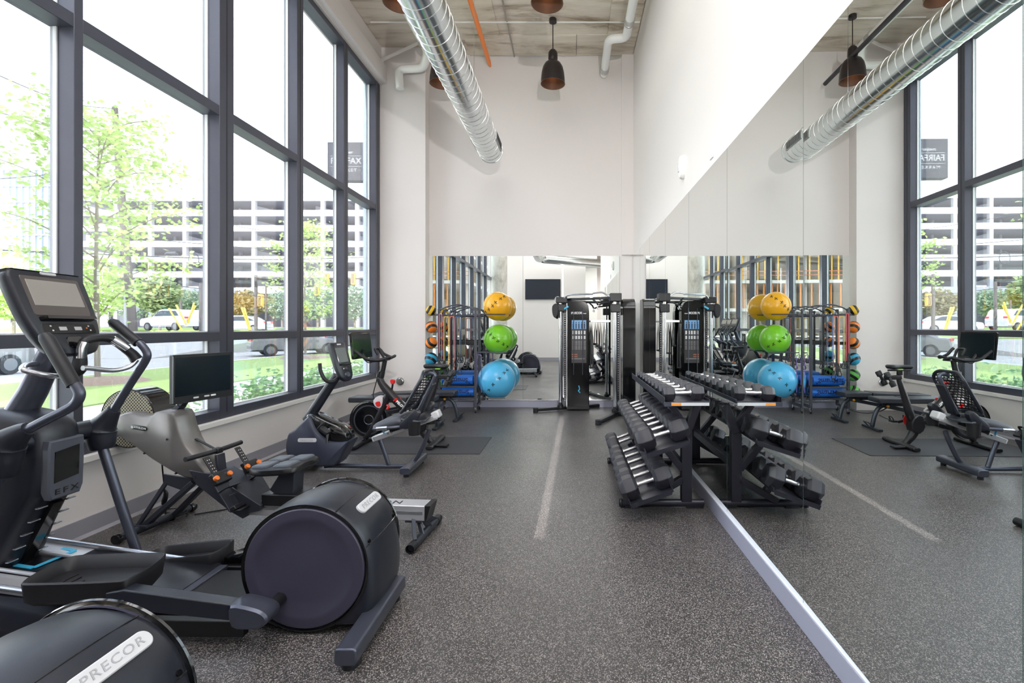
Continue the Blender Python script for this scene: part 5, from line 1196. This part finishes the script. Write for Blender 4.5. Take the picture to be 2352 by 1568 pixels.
for i in range(5):
    x = .03+.047*i
    fg = MB(); fg.box(x+.008, x+.03, 8.092, 8.094, 1.375, 1.46); fg.ball((x+.019, 8.093, 1.478), .011, 8, (1, .1, 1))
    put('placard_figure', fg, mat('placard_figure', (40, 60, 90), .5), pc, smooth=0, off=wpos(Q))
    for z, h in ((1.28, .06), (1.20, .055)): put('placard_photo', MB().box(x+.006, x+.036, 8.0945, 8.096, z, z+h), mat('placard_photo', (214, 214, 216), .5), pc, smooth=0, off=wpos(Q))
    for z in (1.17, 1.145, 1.12, 1.09, 1.065, 1.04): put('placard_text', MB().box(x+.005, x+.04, 8.0945, 8.096, z-.012, z), mat('placard_text', (138, 136, 138), .5), pc, smooth=0, off=wpos(Q))
for z, c in ((.95, (150, 96, 78)), (.915, (150, 96, 78)), (.88, (120, 116, 116))): put('placard_text', MB().box(.025, .12 if c[0] == 150 else .24, 8.0945, 8.096, z-.018, z), mat('placard_%d' % c[0], c, .5), pc, smooth=0, off=wpos(Q))
text('lettering', 'PRECOR', M_wht, Q, (.105, 8.094, 1.635), .035, (1, 0, 0), (0, 0, 1), bold=.002, sx=.95, shear=.2)
text('lettering', 'strength', M_wht, Q, (.235, 8.094, 1.63), .014, (1, 0, 0), (0, 0, 1), bold=.001)
put('logo_bar', MB().box(.012, .02, 8.092, 8.096, 1.617, 1.655), M_cyan, Q)
put('guide_rod', MB().cyl((.055, 8.09, .6), (.055, 8.09, 1.72), .007, 8), M_elm, Q); put('guide_rod', MB().cyl((.205, 8.09, .6), (.205, 8.09, 1.72), .007, 8), M_elm, Q)
put('logo_figure', MB().tube([(.14, 8.092, .42), (.155, 8.092, .36), (.135, 8.092, .335), (.165, 8.092, .30)], .009, 6, sub=3), M_cyan, Q)
def column(x, y, zb_, dx, dy):
    cl = put('chrome_column', MB().cyl((x, y, zb_), (x, y, 1.80), .027, 20), M_chrome, Q)
    put('guide_bar', MB().box(x+dx-.02, x+dx+.02, y+dy-.012, y+dy+.012, zb_, 1.80), M_blk, Q, bevel=.003)
    ho = MB()
    for i in range(44):
        ho.cyl((x+dx, y+dy-.0125, zb_+.1+.036*i), (x+dx, y+dy-.0135, zb_+.1+.036*i), .006, 6)
    h_ = put('index_hole', ho, M_silver, Q, smooth=0); h_['kind'] = 'stuff'
    put('column_foot', MB().lathe([(.05, 0), (.05, .04), (.03, .06), (.027, .09)], (x, y, zb_-.02), (0, 0, 1), 18), M_blk, Q)
column(-.165, 8.05, .08, .075, .03)
column(.70, 7.6, .08, .055, .03)
put('cable', MB().cyl((-.125, 8.04, .15), (-.125, 8.04, 1.72), .004, 6), M_silver, Q)
# base bars
put('base_bar', MB().bar((-.57, 7.95, .04), (.50, 8.42, .04), .07, .05), M_blk, Q, bevel=.01)
put('base_bar', MB().bar((.40, 6.93, .04), (.80, 7.75, .04), .07, .05), M_blk, Q, bevel=.01)
for x, y in ((-.57, 7.95), (.40, 6.93)): put('foot_cap', MB().cyl((x, y, 0), (x, y, .075), .042, 14), M_rub, Q, bevel=.008)
put('base_plate', MB().box(-.06, .32, 8.08, 8.34, .02, .07), M_blk, Q, bevel=.006)
# second tower against the right wall
put('weight_shroud', MB().prism([(7.62, .06), (7.62, 1.68), (7.66, 1.80), (7.74, 1.85), (8.0, 1.85), (8.0, .06)], .83, 1.03, 'yz'), M_shr, Q, bevel=.008)
put('base_plate', MB().box(.76, 1.04, 7.6, 8.02, .02, .07), M_blk, Q, bevel=.006)
# heads, arms and top bars
put('head_bracket', MB().box(-.24, -.05, 7.98, 8.16, 1.80, 1.90), M_blk, Q, bevel=.01)
put('head_bracket', MB().box(.62, .80, 7.52, 7.72, 1.80, 1.93), M_blk, Q, bevel=.01)
put('pulley_carriage', MB().box(-.22, -.06, 7.98, 8.1, 1.66, 1.78), M_blk, Q, bevel=.012)
put('height_lever', MB().bar((-.10, 7.97, 1.70), (-.03, 7.97, 1.74), .02, .03), M_cyan, Q, bevel=.006)
put('pulley', MB().puff(curve2([(-.30, 1.74), (-.24, 1.79), (-.20, 1.75), (-.20, 1.62), (-.24, 1.55), (-.29, 1.60)], 3), [(7.96, .01), (7.97, 0), (8.05, 0), (8.06, .01)]), M_rub, Q)
put('pulley_carriage', MB().box(.63, .78, 7.52, 7.64, 1.63, 1.76), M_blk, Q, bevel=.012)
put('pulley_wheel', MB().lathe([(0, -.012), (.05, -.012), (.044, 0), (.05, .012), (0, .012)], (-.21, 8.02, 1.86), (0, 1, 0), 20), M_lgrey, Q)
put('chin_bar', MB().tube([(-.2, 8.02, 1.83), (-.12, 8.0, 1.86), (-.04, 7.96, 1.925), (.18, 7.85, 1.935), (.36, 7.78, 1.93)], .014, 10, sub=4), M_silver, Q)
put('chin_bar', MB().tube([(.36, 7.78, 1.945), (.5, 7.72, 1.955), (.6, 7.68, 1.90), (.68, 7.62, 1.87)], .014, 10, sub=4), M_silver, Q)
put('cross_beam', MB().bar((-.1, 8.12, 1.86), (.72, 7.7, 1.87), .06, .04), M_blk, Q, bevel=.006)
put('chin_grip', MB().tube([(.34, 7.86, 1.87), (.42, 7.8, 1.80), (.44, 7.74, 1.76)], .014, 10), M_rub, Q); put('chin_grip', MB().tube([(.68, 7.66, 1.80), (.54, 7.7, 1.79), (.46, 7.74, 1.755)], .014, 10), M_rub, Q)
put('snap_hook', MB().tube([(.44, 7.74, 1.74), (.43, 7.74, 1.70), (.45, 7.74, 1.68), (.46, 7.74, 1.71)], .007, 8, True), M_chrome, Q)
put('storage_bar', MB().bar((.33, 8.14, 1.50), (.66, 7.95, 1.50), .03, .03), M_chrome, Q)
tl = ['long black tricep rope hung on the cable machine bar', 'black strap handle hung on the cable machine bar', 'black ankle strap hung lowest on the cable machine bar']
for i in range(3):
    x, y = .36+.1*i, 8.12-.06*i
    t = thing('cable_attachment', tl[i], 'strap', (x, y, 1.48))
    L_ = (.75, .38, .5)[i]
    put('strap_loop', MB().tube([(x, y, 1.485), (x-.015, y, 1.48-L_*.4), (x-.02, y, 1.48-L_), (x+.02, y, 1.48-L_), (x+.015, y, 1.48-L_*.4)], .008+.006*(i == 0), 8, True), M_strap, t)
    put('strap_end', MB().ball((x-.02, y, 1.47-L_), .022, 10).tube([(x-.02, y, 1.47-L_), (x+.03, y, 1.47-L_)], .014, 8), M_rub, t)

# ---------------------------------------------------------------- dumbbell rack and dumbbells
DRK = thing('dumbbell_rack', 'black three tier dumbbell rack along the right mirrors', 'rack', (.75, 4.35, 0))
M_dr = mat('rack_black', (50, 50, 60), .35, .4)
Y0, Y1 = 3.45, 5.25
for y in (3.76, 4.94):
    f = put('foot_tube', MB().cyl((.40, y, .035), (1.035, y, .035), .03, 16), M_dr, DRK)
    put('foot_cap', MB().lathe([(0, -.012), (.03, -.01), (.034, 0), (.03, .014)], (.395, y, .035), (-1, 0, 0), 16), M_rub, DRK)
    put('foot_pad', MB().box(.42, .52, y-.025, y+.025, 0, .02).box(.9, 1.03, y-.025, y+.025, 0, .02), M_rub, DRK)
    put('upright', MB().box(.86, .94, y-.03, y+.03, .05, .62), M_dr, DRK, bevel=.004)
    put('top_branch', MB().bar((.90, y, .58), (.985, y, .80), .06, .07, up=(0, 1, 0)).bar((.90, y, .62), (.78, y, .80), .05, .055, up=(0, 1, 0)), M_dr, DRK, bevel=.004)
    put('middle_branch', MB().bar((.87, y, .30), (.70, y, .50), .05, .055, up=(0, 1, 0)), M_dr, DRK, bevel=.004)
    put('lower_branch', MB().bar((.87, y, .22), (.58, y, .05), .05, .06, up=(0, 1, 0)).bar((.68, y, .10), (.60, y, .22), .05, .05, up=(0, 1, 0)), M_dr, DRK, bevel=.004)
tiers = [((.67, .845), (1.0, .855)), ((.545, .475), (.86, .575)), ((.432, .115), (.74, .225))]
Mtier = []
for i, ((xa, za), (xb, zb2)) in enumerate(tiers):
    a = math.atan2(zb2-za, xb-xa); L_ = math.hypot(xb-xa, zb2-za)
    d = Vector((math.cos(a), 0, math.sin(a))); n_ = Vector((-math.sin(a), 0, math.cos(a)))
    o = Vector((xa, 0, za))
    q = MB()
    pf = [o, o+n_*.055, o+n_*.055+d*.006, o+n_*.008+d*.008, o+n_*.008+d*(L_-.006), o+n_*.03+d*(L_-.006), o+n_*.03+d*L_, o+d*L_]
    q.prism([(p.x, p.z) for p in pf], Y0, Y1)
    put('shelf', q, M_dr, DRK, bevel=.002)
    put('shelf_end', MB().prism([(p.x, p.z) for p in (o-n_*.012, o+n_*.02, o+n_*.02+d*L_, o-n_*.012+d*(L_-.02))], Y0-.006, Y0), M_dr if i else M_elm, DRK)
    Mtier.append((o, d, n_, L_, a))
put('warning_strip', MB().box(.72, .99, Y0-.0085, Y0-.006, .84, .862), M_lgrey, DRK); put('warning_strip', MB().box(.72, .79, Y0-.0095, Y0-.0085, .842, .86), mat('warning_orange', (232, 150, 60), .5), DRK)
put('rear_beam', MB().box(.88, .93, 3.78, 4.92, .3, .36), M_dr, DRK, bevel=.004)
M_hex = mat('hex_rubber', (46, 45, 52), .42, bump=.08, bscale=300); M_grip = mat('knurled_chrome', (214, 214, 218), .2, 1, bump=.25, bscale=900)
def dumbbell(label, c, d, n_, R, hl, gl, group, src=None):
    """c: middle of the grip, d: axis, n_: up across the shelf; R: half the flats, hl: head length, gl: grip length"""
    if src is None:
        t = thing('dumbbell', label, 'dumbbell', (0, 0, 0), group)
        for s in (-1, 1):
            prof = [(R*.78, 0), (R*1.08, hl*.16), (R*1.155, hl*.35), (R*1.155, hl*.7), (R*.95, hl*.93), (R*.8, hl)]
            q = MB(); rings = []
            for r, h in prof:
                rings.append([q.bm.verts.new((s*(gl/2+h), r*math.cos(k*PI/3), r*math.sin(k*PI/3))) for k in range(6)])
            for A, B_ in zip(rings, rings[1:]):
                for k in range(6): q.bm.faces.new((A[k], A[(k+1) % 6], B_[(k+1) % 6], B_[k]))
            q.bm.faces.new(rings[0]); q.bm.faces.new(rings[-1])
            hd_ = put('hex_head', q, M_hex, t, off=Vector(), bevel=R*.05, smooth=25)
            put('weight_plate', MB().cyl((s*(gl/2+hl-.002), 0, 0), (s*(gl/2+hl+.002), 0, 0), R*.42, 14), M_blk, hd_, off=Vector())
        put('grip', MB().lathe([(.013, -gl/2-.005), (.0165, -gl/2+.01), (.0145, -gl/4), (.017, 0), (.0145, gl/4), (.0165, gl/2-.01), (.013, gl/2+.005)], (0, 0, 0), (1, 0, 0), 14), M_grip, t, off=Vector())
        for s in (-1, 1): put('collar', MB().lathe([(.014, -.004), (.021, -.003), (.021, .003), (.014, .004)], (s*(gl/2-.006), 0, 0), (1, 0, 0), 14), M_chrome, t, off=Vector())
    else:
        t = dup(src, label=label)
    t.location = c; t.rotation_euler = (0, -math.atan2(d.z, d.x), 0)
    return t
ordn = ['nearest the camera', 'second from the near end', 'third from the near end', 'fourth from the near end', 'fifth from the near end', 'sixth from the near end', 'seventh from the near end', 'eighth from the near end', 'last at the far end']
tn = ['top', 'middle', 'bottom']
spec = [(9, [.054-.0022*i for i in range(9)], .088, .125), (9, [.081-.0016*i for i in range(9)], .138, .12), (9, [.082-.0012*i for i in range(9)], .134, .13)]
for ti, (o, d, n_, L_, a) in enumerate(Mtier):
    nn, RR, hl, gl = spec[ti]
    step = (Y1-Y0-.06)/nn
    for i in range(nn):
        if ti == 2 and i == 6: continue
        R = RR[i]; h2 = hl*(R/RR[0]); 
        mid = o+d*(L_*.5)+n_*(.0095+R)
        dumbbell('black hex dumbbell on the %s shelf, %s' % (tn[ti], ordn[i]), Vector((mid.x, Y0+.03+step*(i+.5), mid.z)), d, n_, R, h2, gl, 'hex dumbbells on the %s shelf' % tn[ti])
